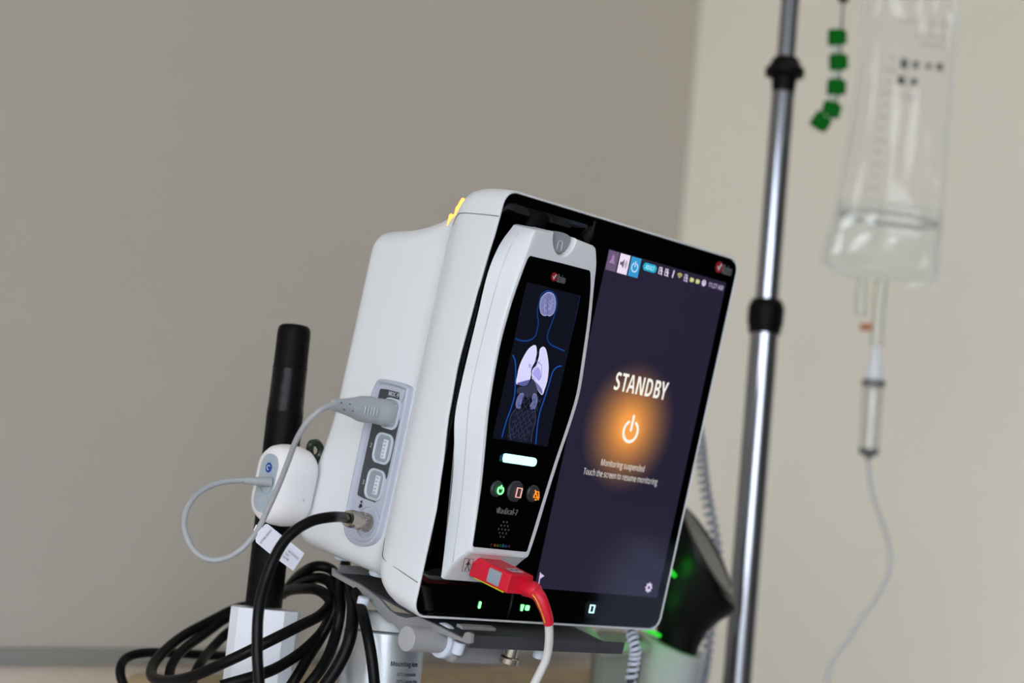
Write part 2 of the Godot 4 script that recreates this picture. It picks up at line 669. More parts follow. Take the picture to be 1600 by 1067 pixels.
	for k in 8: c.line([cg + Vector2.from_angle(k * PI / 4) * 9, cg + Vector2.from_angle(k * PI / 4) * 13], 5, Color(0.88, 0.82, 0.95))
	return c.done()


func body_picture() -> ImageTexture:
	var W := 360.0
	var H := 720.0
	var c := Canvas.new(int(W), int(H), Color(0.055, 0.065, 0.11))
	var blue := Color(0.09, 0.3, 0.62)
	for l in [
		[Vector2(-0.08112, 0.08522), Vector2(0.5479, 0.0299)]]: pass
	var outlines := [
		[Vector2(0.3101, 0.1432), Vector2(0.281, 0.09681), Vector2(0.2991, 0.05178), Vector2(0.387, 0.02336), Vector2(0.4986, 0.02659), Vector2(0.5826, 0.05974), Vector2(0.6063, 0.107), Vector2(0.603, 0.1567), Vector2(0.5851, 0.213), Vector2(0.5612, 0.2697), Vector2(0.5636, 0.3134), Vector2(0.6193, 0.3419), Vector2(0.7242, 0.358), Vector2(0.9232, 0.3703)],
		[Vector2(0.2907, 0.1123), Vector2(0.281, 0.1511), Vector2(0.3069, 0.1924), Vector2(0.3475, 0.2325), Vector2(0.3538, 0.2918), Vector2(0.3349, 0.326), Vector2(0.2539, 0.3541), Vector2(0.139, 0.3663), Vector2(0.01549, 0.3631)],
		[Vector2(0.02936, 0.4686), Vector2(0.08609, 0.4967), Vector2(0.1329, 0.5527), Vector2(0.1783, 0.636), Vector2(0.2123, 0.7203), Vector2(0.1989, 0.797), Vector2(0.1683, 0.8801), Vector2(0.1506, 0.9839)],
		[Vector2(0.9288, 0.4696), Vector2(0.8518, 0.4841), Vector2(0.7959, 0.5213), Vector2(0.7787, 0.5942), Vector2(0.7563, 0.684), Vector2(0.7256, 0.7851), Vector2(0.7335, 0.8728), Vector2(0.7765, 0.9915)]]
	for o in outlines:
		var p := scaled(spline(o, 6), W, H)
		c.line(p, 9.0, Color(0.05, 0.16, 0.4), 0.6, 6.0)
		c.line(p, 4.2, blue, 0.9, 2.0)
	for i in range(2, 4): c.line(scaled(spline(outlines[i], 6), W, H), 4.5, Color(0.12, 0.4, 0.85), 0.8, 2.0)
	c.line(scaled([Vector2(0.9902, -0.003437), Vector2(1.034, 0.999)], W, H), 3.0, Color(0.12, 0.22, 0.5), 0.7, 2.0)
	# brain
	var brain := scaled(spline([Vector2(0.3089, 0.1216), Vector2(0.3036, 0.07855), Vector2(0.3538, 0.0448), Vector2(0.4165, 0.03055), Vector2(0.4943, 0.03462), Vector2(0.5557, 0.06208), Vector2(0.5853, 0.1088), Vector2(0.5768, 0.1501), Vector2(0.5289, 0.1738), Vector2(0.475, 0.1729), Vector2(0.4236, 0.1804), Vector2(0.3528, 0.1668)], 5, true), W, H)
	c.fill(brain, Color(0.5, 0.52, 0.72), 0.95)
	c.line(brain + [brain[0]], 3, Color(0.75, 0.76, 0.92))
	var rng := RandomNumberGenerator.new()
	rng.seed = 7
	for k in 46:
		var a := rng.randf() * TAU
		var r := sqrt(rng.randf()) * 0.9
		var m := scaled([Vector2(0.4444, 0.1045)], W, H)[0] as Vector2
		var p := m + Vector2(cos(a) * r * 28, sin(a) * r * 44)
		var e := Vector2.from_angle(rng.randf() * TAU) * 7
		c.line([p - e, p + e.rotated(0.7), p + e * 1.5], 1.8, Color(0.33, 0.34, 0.55) if k % 2 else Color(0.72, 0.74, 0.9), 0.7)
	c.line(scaled([Vector2(0.4257, 0.0352), Vector2(0.432, 0.09465), Vector2(0.475, 0.1729)], W, H), 2.6, Color(0.3, 0.3, 0.5))
	# lungs and heart
	var lung_a := scaled(spline([Vector2(0.3762, 0.3772), Vector2(0.4257, 0.4115), Vector2(0.4349, 0.4708), Vector2(0.405, 0.5221), Vector2(0.4169, 0.5758), Vector2(0.4036, 0.604), Vector2(0.3013, 0.6274), Vector2(0.2007, 0.6377), Vector2(0.1871, 0.5812), Vector2(0.1896, 0.5215), Vector2(0.2273, 0.4591), Vector2(0.2862, 0.4059)], 5, true), W, H)
	var lung_b := scaled(spline([Vector2(0.5222, 0.3768), Vector2(0.5785, 0.3867), Vector2(0.6488, 0.4385), Vector2(0.7037, 0.5004), Vector2(0.7291, 0.5756), Vector2(0.7146, 0.6427), Vector2(0.691, 0.6751), Vector2(0.5911, 0.6457), Vector2(0.4902, 0.6088), Vector2(0.4465, 0.5737), Vector2(0.4323, 0.531), Vector2(0.4809, 0.4947), Vector2(0.4928, 0.4392), Vector2(0.4814, 0.3963)], 5, true), W, H)
	for l in [lung_a, lung_b]:
		c.fill(l, Color(0.85, 0.84, 1.0))
		c.line(l + [l[0]], 3, Color(0.95, 0.95, 1))
	var edge := Color(0.45, 0.45, 0.75)
	c.fill(scaled(spline([Vector2(0.2095, 0.6371), Vector2(0.2961, 0.6191), Vector2(0.4122, 0.5979), Vector2(0.3962, 0.6317), Vector2(0.3123, 0.6451)], 5, true), W, H), Color(0.36, 0.37, 0.6))
	c.fill(scaled(spline([Vector2(0.4902, 0.6088), Vector2(0.5329, 0.6026), Vector2(0.6661, 0.6405), Vector2(0.689, 0.672), Vector2(0.5918, 0.6467)], 5, true), W, H), Color(0.45, 0.46, 0.68))
	c.fill(scaled(spline([Vector2(0.4997, 0.5098), Vector2(0.5602, 0.5218), Vector2(0.6012, 0.5572), Vector2(0.5861, 0.5879), Vector2(0.5185, 0.5795), Vector2(0.4394, 0.5523)], 5, true), W, H), Color(0.66, 0.65, 0.93))
	for l in [[Vector2(0.4467, 0.4154), Vector2(0.4464, 0.4645), Vector2(0.519, 0.481), Vector2(0.5769, 0.4986), Vector2(0.6075, 0.5622), Vector2(0.5731, 0.5921)], [Vector2(0.4616, 0.4688), Vector2(0.4133, 0.5106), Vector2(0.4092, 0.5436), Vector2(0.4436, 0.5739), Vector2(0.5191, 0.5904)], [Vector2(0.5273, 0.4694), Vector2(0.4822, 0.4968), Vector2(0.4412, 0.5304)], [Vector2(0.3431, 0.507), Vector2(0.3772, 0.5023), Vector2(0.3555, 0.517), Vector2(0.3935, 0.5186)], [Vector2(0.2134, 0.6335), Vector2(0.3229, 0.6129), Vector2(0.424, 0.5971)]]:
		c.line(scaled(spline(l, 5), W, H), 3.0, edge, 0.8, 1.4)
	# organs below
	c.fill(scaled(spline([Vector2(0.2441, 0.6585), Vector2(0.3995, 0.637), Vector2(0.4623, 0.5889), Vector2(0.5448, 0.6214), Vector2(0.6043, 0.6667), Vector2(0.5212, 0.6833), Vector2(0.4484, 0.7154), Vector2(0.3729, 0.6932), Vector2(0.252, 0.6959)], 5, true), W, H), Color(0.2, 0.21, 0.3))
	for l in [[Vector2(0.367, 0.6936), Vector2(0.312, 0.6941), Vector2(0.274, 0.7216), Vector2(0.2706, 0.7653), Vector2(0.3043, 0.7902), Vector2(0.3544, 0.787), Vector2(0.3555, 0.7543), Vector2(0.3629, 0.7266)], [Vector2(0.5491, 0.6781), Vector2(0.6005, 0.6856), Vector2(0.6346, 0.725), Vector2(0.6221, 0.7698), Vector2(0.5661, 0.7799), Vector2(0.5284, 0.7594), Vector2(0.5508, 0.7306), Vector2(0.5251, 0.6994)]]:
		var k := scaled(spline(l, 5, true), W, H)
		c.fill(k, Color(0.4, 0.42, 0.62))
		c.line(k + [k[0]], 2.6, Color(0.55, 0.57, 0.78))
	c.fill(scaled(spline([Vector2(0.2808, 0.7917), Vector2(0.248, 0.8372), Vector2(0.234, 0.9032), Vector2(0.2798, 0.9873), Vector2(0.3451, 0.9943), Vector2(0.6492, 0.9878), Vector2(0.678, 0.9091), Vector2(0.6768, 0.8322), Vector2(0.6254, 0.7751), Vector2(0.4975, 0.7942), Vector2(0.4052, 0.7946)], 5, true), W, H), Color(0.1, 0.11, 0.17))
	for k in 11:
		var y := lerpf(0.705, 0.965, k / 10.0)
		var xl := lerpf(0.37, 0.28, k / 10.0)
		for i in 7:
			var o := Vector2((xl + 0.05 * i + 0.012 * sin(k * 2.3)) * W, y * H)
			var up := 1.0 if (i + k) % 2 else -1.0
			c.line(arc(o, 8.5, PI if up > 0 else 0.0, TAU if up > 0 else PI, 8), 3.0, Color(0.24, 0.26, 0.37), 0.8, 1.6)
	for l in [[Vector2(0.2841, 0.797), Vector2(0.2252, 0.8495), Vector2(0.2534, 0.9345), Vector2(0.3183, 0.9905)], [Vector2(0.6287, 0.7803), Vector2(0.6774, 0.8432), Vector2(0.6696, 0.9206), Vector2(0.6853, 0.9857)]]:
		c.line(scaled(spline(l, 6), W, H), 6.0, Color(0.24, 0.26, 0.37), 0.8, 2.0)
	return c.done()


func power_sign(r: float, t: float, m: Material, parent: Node3D, at: Vector3) -> void:
	var ring := part("sign", [tube(flat3(arc(Vector2.ZERO, r, PI / 2 + 0.6, 2.5 * PI - 0.6, 18), 0.0), t, 6), tube([Vector3(0, r * 0.35, 0), Vector3(0, r * 1.35, 0)], t, 6)], m, parent)
	ring.position = at


func build_monitor(m: Dictionary) -> void:
	var t := thing("patient_monitor", "large white patient monitor whose tilted black front shows STANDBY in an orange glow", "monitor", monitor_frame())
	part("housing", [housing_shape()], m.white, t, 35)
	part("dock_panel", [front_panel(0.0, 0.0822, 44, 0.0085, 0.0003)], m.gloss, t, 60)
	part("front_glass", [front_panel(0.0829, MW, 30, 0.0003, 0.0085)], m.gloss, t, 60)
	for d in [[0.0015, 0.0195], [0.2555, 0.2682]]: part("divider", [shift(box(0.0014, d[1] - d[0], 0.0012, 0.0004), 0.0825, (d[0] + d[1]) / 2, 0.0001)], m.button, t)
	# the hairline joints of the bezel's side cover
	var seams := [[[0.2535, -0.0005], [0.253, -0.02], [0.252, -0.036], [0.2495, -0.0425], [0.244, -0.0462]], [[0.244, -0.0462], [0.2374, -0.0475], [0.2185, -0.048], [0.1893, -0.0475], [0.1513, -0.047], [0.1048, -0.0458], [0.0384, -0.0445]], [[0.0384, -0.0445], [0.0316, -0.043], [0.0262, -0.0379], [0.0232, -0.02], [0.0201, -0.001]]]
	for k in 3:
		var line := []
		for p in seams[k]: line.append(Vector3(side_step(p[1]) - 0.0001, p[0], p[1]))
		part("seam", [tube(spline(line, 6), 0.0003, 6)], m.seam_pale if k == 1 else m.seam, t)
	# the warning light along the upper rear edge of the bezel
	for band in [[[-0.0405, 0.2676], [-0.044, 0.2656], [-0.047, 0.263], [-0.0492, 0.261]], [[-0.0535, 0.257], [-0.0548, 0.2559]]]:
		var rings := []
		for q in band:
			var i := side_step(q[0]) + 0.0003
			rings.append(rrect(i, MW - i, q[1] - 0.02, q[1] + (0.0006 if band.size() > 2 else 0.0002), 0.0145, q[0], 8))
		part("alarm_light", [loft(rings)], m.amber, t)
	# screen
	var sc := part("screen", [plate(0.1015, 0.2285, 0.0225, 0.253, 0.0005, 0.0004, 0.0006)], m.screen, t)
	var sl := AreaLight3D.new()
	sl.name = "screen_light"
	sl.area_size = Vector2(0.12, 0.22)
	sl.light_color = Color(1, 0.72, 0.5)
	sl.light_energy = 0.0006
	sl.shadow_enabled = true
	t.add_child(sl)
	sl.area_range = 4.0
	sl.transform = Transform3D(Basis(Vector3.UP, PI), Vector3(0.165, 0.138, 0.004))
	# emblem and name in the upper right corner
	var ft := Transform3D(Basis(), Vector3(0, 0, 0.0004))
	part("emblem", [moved(lathe([Vector2(0.0042, 0), Vector2(0.0042, 0.0002), Vector2(0.0001, 0.0002)], 24), Transform3D(Basis(Vector3(1, 0, 0), Vector3(0, 0, 1), Vector3(0, -1, 0)), Vector3(0.2168, 0.2622, 0.0004)))], m.red_print, t)
	part("check_sign", [tube(flat3([Vector2(0.21491, 0.26262), Vector2(0.21638, 0.26010), Vector2(0.21848, 0.26472)], 0.00070), 0.00055, 6)], m.pale_print, t)
	write("name_lettering", "Masimo", m.grey_print, t, 0.2212, 0.2318, 0.2585, 0.2652, ft)
	# pilot lamps and the home button along the lower edge
	part("pilot_lamp", [shift(box(0.0018, 0.0048, 0.0012, 0.0005, 0.0008), 0.0545, 0.0088, 0.0004)], m.green_lamp, t)
	part("pilot_lamp", [shift(prism(PackedVector2Array([Vector2(-0.0012, 0.002), Vector2(0.0012, 0.002), Vector2(0.0006, -0.0022), Vector2(-0.0006, -0.0022)]), -0.0005, 0.0005), 0.0938, 0.0089, 0.0004)], m.green_lamp, t)
	part("pilot_lamp", [shift(box(0.0032, 0.0034, 0.0012, 0.0003, 0.0006), 0.0988, 0.0089, 0.0004)], m.green_lamp, t)
	var hb := part("home_button", [shift(box(0.0125, 0.0125, 0.0016, 0.0006, 0.0035), 0.1612, 0.0113, 0.0004)], m.button, t)
	part("sign", [tube(flat3([Vector2(0.1592, 0.0088), Vector2(0.1634, 0.0088), Vector2(0.1634, 0.0139), Vector2(0.1592, 0.0139)], 0.0014), 0.00055, 6, true)], m.white_lamp, hb)
	# connector panel on the left side
	var sf := side_frame(0.0028)
	var outer := rounded(PackedVector2Array([Vector2(-0.0875, 0.0480), Vector2(-0.0855, 0.0315), Vector2(-0.068, 0.0262), Vector2(-0.0515, 0.034), Vector2(-0.0495, 0.05), Vector2(-0.0510, 0.134), Vector2(-0.0540, 0.1372), Vector2(-0.0815, 0.1372), Vector2(-0.0855, 0.134), Vector2(-0.0885, 0.12)]), 2)
	var inner := inset(outer, 0.0033)
	var rim := loft([at_z(inset(outer, -0.0006), -0.004), at_z(outer, 0.0016), at_z(inset(outer, 0.0008), 0.0022), at_z(inset(outer, 0.0016), 0.0023), at_z(inset(outer, 0.0026), 0.0015), at_z(inner, 0.0002)])
	part("connector_recess", [moved(rim, sf)], m.port_grey, t)
	var dark := rounded(PackedVector2Array([Vector2(-0.0812, 0.0605), Vector2(-0.0795, 0.058), Vector2(-0.0555, 0.058), Vector2(-0.0555, 0.131), Vector2(-0.0806, 0.131), Vector2(-0.0812, 0.128)]), 1)
	part("connector_panel", [moved(prism(dark, -0.001, 0.0006, 0.0002), sf)], m.port_dark, t)
	var pf := side_frame(0.0021)
	for cy in [0.1163, 0.0931, 0.0691]:
		var cz := -0.0648
		var s := part("socket", [moved(loft([at_z(port_ring(cy, cz, 0.0205, 0.0178, 0.0055), -0.001), at_z(port_ring(cy, cz, 0.0201, 0.0174, 0.0053), 0.001), at_z(port_ring(cy, cz, 0.0185, 0.0158, 0.0048), 0.0013), at_z(port_ring(cy, cz, 0.0178, 0.015, 0.0046), 0.0006), at_z(port_ring(cy, cz, 0.0168, 0.014, 0.0042), 0.0001)]), pf)], m.port_light, t)
		part("socket_well", [moved(prism(port_ring(cy, cz, 0.0176, 0.0148, 0.0045), 0.0, 0.0003), pf)], m.port_mid, s)
		part("contact_strip", [moved(shift(box(0.0042, 0.0125, 0.002, 0.0004), cz + 0.002, cy, 0.0002), pf)], m.port_pale, s)
		for k in 5: part("contact", [moved(shift(box(0.0022, 0.0014, 0.0006, 0.0001), cz + 0.002, cy - 0.0048 + 0.0024 * k, 0.0013), pf)], m.port_grey, s)
	write("lettering", "MOC-9", m.pale_print, t, -0.0712, -0.0612, 0.1276, 0.1304, pf, 0.0002)
	write("lettering", "2", m.pale_print, t, -0.0782, -0.0766, 0.0914, 0.0944, pf, 0.0002)
	write("lettering", "3", m.pale_print, t, -0.0778, -0.0762, 0.0668, 0.0698, pf, 0.0002)
	part("round_socket", [moved(lathe([Vector2(0.0118, -0.003), Vector2(0.0118, 0.0006), Vector2(0.0104, 0.0009), Vector2(0.01, -0.0006), Vector2(0.0082, -0.0006), Vector2(0.0079, 0.001), Vector2(0.0064, 0.001), Vector2(0.006, -0.002)], 28), Transform3D(Basis(Vector3(0, 0, 1), Vector3(-1, 0, 0), Vector3(0, -1, 0)), Vector3(0.0024, 0.0438, -0.0646)))], m.port_grey, t)
	var sgn := PackedVector2Array([Vector2(-0.0016, -0.002), Vector2(-0.0008, 0.0006), Vector2(0.0008, 0.0006), Vector2(0.0022, -0.0014), Vector2(0.0014, -0.002), Vector2(0.0006, -0.0008), Vector2(0.0004, -0.0022), Vector2(-0.0006, -0.0022)])
	part("patient_sign", [moved(shift(prism(sgn, 0, 0.0002), -0.0745, 0.0535, 0.0001), pf), moved(shift(lathe([Vector2(0.0001, 0), Vector2(0.0009, 0), Vector2(0.0009, 0.0002), Vector2(0.0001, 0.0002)], 12), 0, 0, 0), pf * Transform3D(Basis(Vector3(1, 0, 0), Vector3(0, 0, 1), Vector3(0, -1, 0)), Vector3(-0.0745, 0.0555, 0.0001)))], m.ink, t)
	# small rubber feet under the housing
	for p in [[0.022, 0.0128, -0.105], [0.022, 0.0112, -0.066], [0.02, -0.0002, -0.02], [0.21, 0.0128, -0.105], [0.21, -0.0002, -0.02]]:
		part("foot", [shift(lathe([Vector2(0.003, -0.0024), Vector2(0.0052, -0.0022), Vector2(0.006, -0.0012), Vector2(0.006, 0.003)], 16), p[0], p[1], p[2])], m.rubber_white, t)


func build_handheld(m: Dictionary) -> void:
	var t := thing("handheld_monitor", "narrow white handheld unit docked in the monitor, showing lungs and brain on its display", "monitor", monitor_frame())
	# outline of the face (from the bottom up on the left, then down on the right) and of the base behind it
	var fl := [[0.0212, 0.046], [0.0188, 0.066], [0.0160, 0.0862], [0.0118, 0.1107], [0.0080, 0.1335], [0.0063, 0.155], [0.0056, 0.178], [0.0072, 0.203], [0.0104, 0.2225], [0.0134, 0.2385], [0.0150, 0.2478]]
	var fr := [[0.0750, 0.2478], [0.0783, 0.2385], [0.0809, 0.2225], [0.0844, 0.203], [0.0872, 0.178], [0.0890, 0.155], [0.0868, 0.1335], [0.0831, 0.1107], [0.0799, 0.0862], [0.0778, 0.066], [0.0749, 0.046]]
	var bl := [[0.0188, 0.0232], [0.0172, 0.0411], [0.0146, 0.064], [0.0112, 0.0871], [0.0064, 0.107], [0.0014, 0.1265], [0.0008, 0.152], [0.0018, 0.19], [0.0026, 0.218], [0.0072, 0.2366], [0.0142, 0.249]]
	var br := [[0.0758, 0.249], [0.0835, 0.2366], [0.0882, 0.218], [0.0893, 0.19], [0.0903, 0.152], [0.0895, 0.1265], [0.0856, 0.107], [0.0812, 0.0871], [0.0786, 0.064], [0.0764, 0.0411], [0.0735, 0.0232]]
	var side := func(l: Array, r: Array, notch: float, drop: float) -> PackedVector2Array:
		var o := PackedVector2Array()
		var la := []
		for q in l: la.append(Vector2(q[0], q[1]))
		var ra := []
		for q in r: ra.append(Vector2(q[0], q[1]))
		for p in spline(la, 5): o.append(p)
		# rounded top corners, the half-round notch of the latch between them
		var a: Vector2 = la[-1]
		var b: Vector2 = ra[0]
		o.append(a + Vector2(0.0012, 0.0022))
		o.append(a + Vector2(0.0038, 0.0032))
		var c := Vector2(0.0437, a.y + 0.0046)
		o.append(Vector2(c.x - notch - 0.002, c.y - 0.0004))
		for k in 13: o.append(c + Vector2(-notch * cos(PI * k / 12), -drop * sin(PI * k / 12)))
		o.append(Vector2(c.x + notch + 0.002, c.y - 0.0004))
		o.append(b + Vector2(-0.0038, 0.0032))
		o.append(b + Vector2(-0.0012, 0.0022))
		for p in spline(ra, 5): o.append(p)
		var e: Vector2 = ra[-1]
		var f: Vector2 = la[0]
		o.append(e + Vector2(-0.001, -0.0016))
		o.append(e + Vector2(-0.0035, -0.0026))
		for k in range(1, 8): o.append((e + Vector2(-0.0035, -0.0026)).lerp(f + Vector2(0.0035, -0.0026), k / 8.0))
		o.append(f + Vector2(0.0035, -0.0026))
		o.append(f + Vector2(0.001, -0.0016))
		return o
	var face: PackedVector2Array = side.call(fl, fr, 0.0102, 0.0132)
	var base: PackedVector2Array = side.call(bl, br, 0.0102, 0.0132)
	var mix := func(k: float, z: float, low: float, ins: float) -> PackedVector3Array:
		var o := PackedVector3Array()
		var f := inset(face, ins)
		for i in face.size():
			var p := base[i].lerp(f[i], k)
			o.append(Vector3(p.x, p.y, z - low * smoothstep(0.052, 0.02, p.y)))
		return o
	var under := func(d: float) -> PackedVector3Array:
		var o := PackedVector3Array()
		for p in inset(base, d): o.append(Vector3(p.x, p.y, -0.0095))
		return o
	part("body", [loft([under.call(0.0065), mix.call(0.0, -0.004, -0.001, 0.0), mix.call(0.5, 0.005, 0.004, 0.0), mix.call(0.9, 0.0118, 0.0045, 0.0), mix.call(1.0, 0.0138, 0.004, 0.0001), mix.call(1.0, 0.0149, 0.003, 0.0009), mix.call(1.0, 0.0152, 0.001, 0.0022)])], m.white, t, 30)
	# joint line between the shells
	var jl := []
	for k in range(1, 50, 6): jl.append(Vector3(lerpf(base[k].x, face[k].x, 0.42) - 0.00005, lerpf(base[k].y, face[k].y, 0.42), 0.0036))
	part("seam", [tube(spline(jl, 4), 0.0002, 6)], m.seam_pale, t)
	# release latch in the notch
	var lt := part("release_latch", [shift(prism(rounded(PackedVector2Array([Vector2(-0.0086, 0.004), Vector2(-0.0086, -0.001), Vector2(-0.006, -0.0072), Vector2(0, -0.0102), Vector2(0.006, -0.0072), Vector2(0.0086, -0.001), Vector2(0.0086, 0.004)]), 2), -0.012, 0.0118, 0.0006), 0.0437, 0.2497, 0)], m.latch_grey, t)
	part("lock_sign", [tube(flat3([Vector2(0.0417, 0.2425), Vector2(0.0417, 0.2465)] + arc(Vector2(0.0437, 0.2465), 0.002, PI, 0, 8) + [Vector2(0.0457, 0.2465), Vector2(0.0457, 0.2425)], 0.0119), 0.0003, 6)], m.pale_print, lt)
	# black glass of the face
	var gp := []
	for q in [[0.0222, 0.0495], [0.0184, 0.0862], [0.0145, 0.1107], [0.0107, 0.1335], [0.0087, 0.155], [0.0080, 0.178], [0.0099, 0.203], [0.0131, 0.2225], [0.0152, 0.232]]: gp.append(Vector2(q[0], q[1]))
	var gq := []
	for q in [[0.0729, 0.2335], [0.0764, 0.2225], [0.0799, 0.203], [0.0827, 0.178], [0.0845, 0.155], [0.0823, 0.1335], [0.0786, 0.1107], [0.0754, 0.0862], [0.0711, 0.0495]]: gq.append(Vector2(q[0], q[1]))
	var gl := PackedVector2Array()
	for p in spline(gp, 4): gl.append(p)
	gl.append(Vector2(0.0168, 0.2338))
	gl.append(Vector2(0.045, 0.2345))
	gl.append(Vector2(0.0714, 0.2347))
	for p in spline(gq, 4): gl.append(p)
	gl.append(Vector2(0.0701, 0.0485))
	gl.append(Vector2(0.0232, 0.0485))
	part("face_glass", [prism(gl, 0.0135, 0.0156, 0.0002)], m.gloss, t)
	part("display", [plate(0.0185, 0.0682, 0.1178, 0.2175, 0.0159, 0.0003, 0.0003)], m.body_screen, t)
	var dl := AreaLight3D.new()
	dl.name = "display_light"
	dl.area_size = Vector2(0.045, 0.095)
	dl.light_color = Color(0.6, 0.65, 1.0)
	dl.light_energy = 0.0002
	dl.area_range = 3.0
	dl.shadow_enabled = true
	t.add_child(dl)
	dl.transform = Transform3D(Basis(Vector3.UP, PI), Vector3(0.0434, 0.1677, 0.019))
	part("light_bar", [shift(box(0.0312, 0.0056, 0.0012, 0.0004, 0.0027), 0.0457, 0.1067, 0.0159)], m.cyan_lamp, t)
	part("light_end", [shift(box(0.003, 0.0044, 0.001, 0.0003, 0.0012), 0.0298, 0.1062, 0.0158)], m.teal, t)
	var signs := [m.green_lamp, m.pink_lamp, m.orange_lamp]
	var bx := [0.0312, 0.0478, 0.0642]
	for k in 3:
		var r: float = [0.0052, 0.0068, 0.0055][k]
		var b := part("button", [moved(lathe([Vector2(r, -0.0006), Vector2(r, 0.0008), Vector2(r - 0.0006, 0.0014), Vector2(0.0001, 0.0012)], 28), Transform3D(Basis(Vector3(1, 0, 0), Vector3(0, 0, 1), Vector3(0, -1, 0)), Vector3(bx[k], 0.0867, 0.0157)))], m.button_grey, t)
		var at := Vector3(bx[k] + 0.0022, 0.0862, 0.0176)
		if k == 0:
			power_sign(0.0024, 0.0004, signs[k], b, at)
		elif k == 1:
			part("sign", [tube(flat3([Vector2(at.x - 0.0021, at.y - 0.003), Vector2(at.x + 0.0021, at.y - 0.003), Vector2(at.x + 0.0021, at.y + 0.003), Vector2(at.x - 0.0021, at.y + 0.003)], at.z), 0.0004, 6, true)], signs[k], b)
		else:
			part("sign", [tube(flat3([Vector2(at.x - 0.0026, at.y - 0.0016), Vector2(at.x - 0.0012, at.y + 0.0022), Vector2(at.x + 0.0012, at.y + 0.0022), Vector2(at.x + 0.0026, at.y - 0.0016)], at.z), 0.0004, 6, true), tube(flat3([Vector2(at.x - 0.0006, at.y - 0.003), Vector2(at.x + 0.0006, at.y - 0.003)], at.z), 0.0005, 6), tube(flat3([Vector2(at.x - 0.0024, at.y + 0.003), Vector2(at.x + 0.0024, at.y - 0.003)], at.z), 0.00035, 6)], signs[k], b)
	var ff := Transform3D(Basis(), Vector3(0, 0, 0.0158))
	part("emblem", [moved(lathe([Vector2(0.0028, 0), Vector2(0.0028, 0.0002), Vector2(0.0001, 0.0002)], 24), Transform3D(Basis(Vector3(1, 0, 0), Vector3(0, 0, 1), Vector3(0, -1, 0)), Vector3(0.0408, 0.2248, 0.0158)))], m.red_print, t)
	part("check_sign", [tube(flat3([Vector2(0.03954, 0.22508), Vector2(0.04052, 0.22340), Vector2(0.04192, 0.22648)], 0.01610), 0.00036, 6)], m.pale_print, t)
	write("name_lettering", "Masimo", m.grey_print, t, 0.0438, 0.0515, 0.2222, 0.2272, ff)
	write("name_lettering", "Radical-7", m.grey_print, t, 0.0372, 0.0545, 0.0713, 0.0753, ff, 0.0002, true)
	part("check_sign", [tube(flat3([Vector2(0.0357, 0.0745), Vector2(0.0364, 0.0715), Vector2(0.0374, 0.0755)], 0.0158), 0.00025, 6)], m.grey_print, t)
	var hues := [Color(0.45, 0.12, 0.1), Color(0.6, 0.35, 0.08), Color(0.35, 0.42, 0.1), Color(0.1, 0.4, 0.25), Color(0.1, 0.45, 0.6), Color(0.2, 0.3, 0.55), Color(0.4, 0.15, 0.3)]
	for k in 7: write("letter", "rainbow"[k], mat(hues[k], 0.5), t, 0.0372 + 0.0026 * k, 0.0388 + 0.0026 * k, 0.0502, 0.0518 if k != 4 else 0.0524, ff)
	for r in 5:
		for k in 4 - absi(r - 2): part("speaker_hole", [moved(lathe([Vector2(0.0007, 0), Vector2(0.0007, 0.0002), Vector2(0.0001, 0.0002)], 8), Transform3D(Basis(Vector3(1, 0, 0), Vector3(0, 0, 1), Vector3(0, -1, 0)), Vector3(0.0455 + 0.003 * (k - (3 - absi(r - 2)) / 2.0), 0.0615 + 0.0024 * (r - 2), 0.0156)))], m.port_dark, t)
	# walking figure in a frame beside the socket
	var z := 0.0124
	part("patient_sign", [tube(flat3([Vector2(0.0205, 0.0322), Vector2(0.0285, 0.0322), Vector2(0.0285, 0.0402), Vector2(0.0205, 0.0402)], z), 0.00018, 5, true), tube(flat3([Vector2(0.0226, 0.0328), Vector2(0.0245, 0.0362), Vector2(0.0264, 0.0328)], z), 0.00032, 5), tube(flat3([Vector2(0.0245, 0.036), Vector2(0.0246, 0.0385)], z), 0.0006, 6), tube(flat3([Vector2(0.0228, 0.0362), Vector2(0.0245, 0.0382), Vector2(0.0264, 0.0362)], z), 0.0003, 5), shift(box(0.0012, 0.0012, 0.0004, 0.0002, 0.0005), 0.0246, 0.0393, z)], m.ink, t)


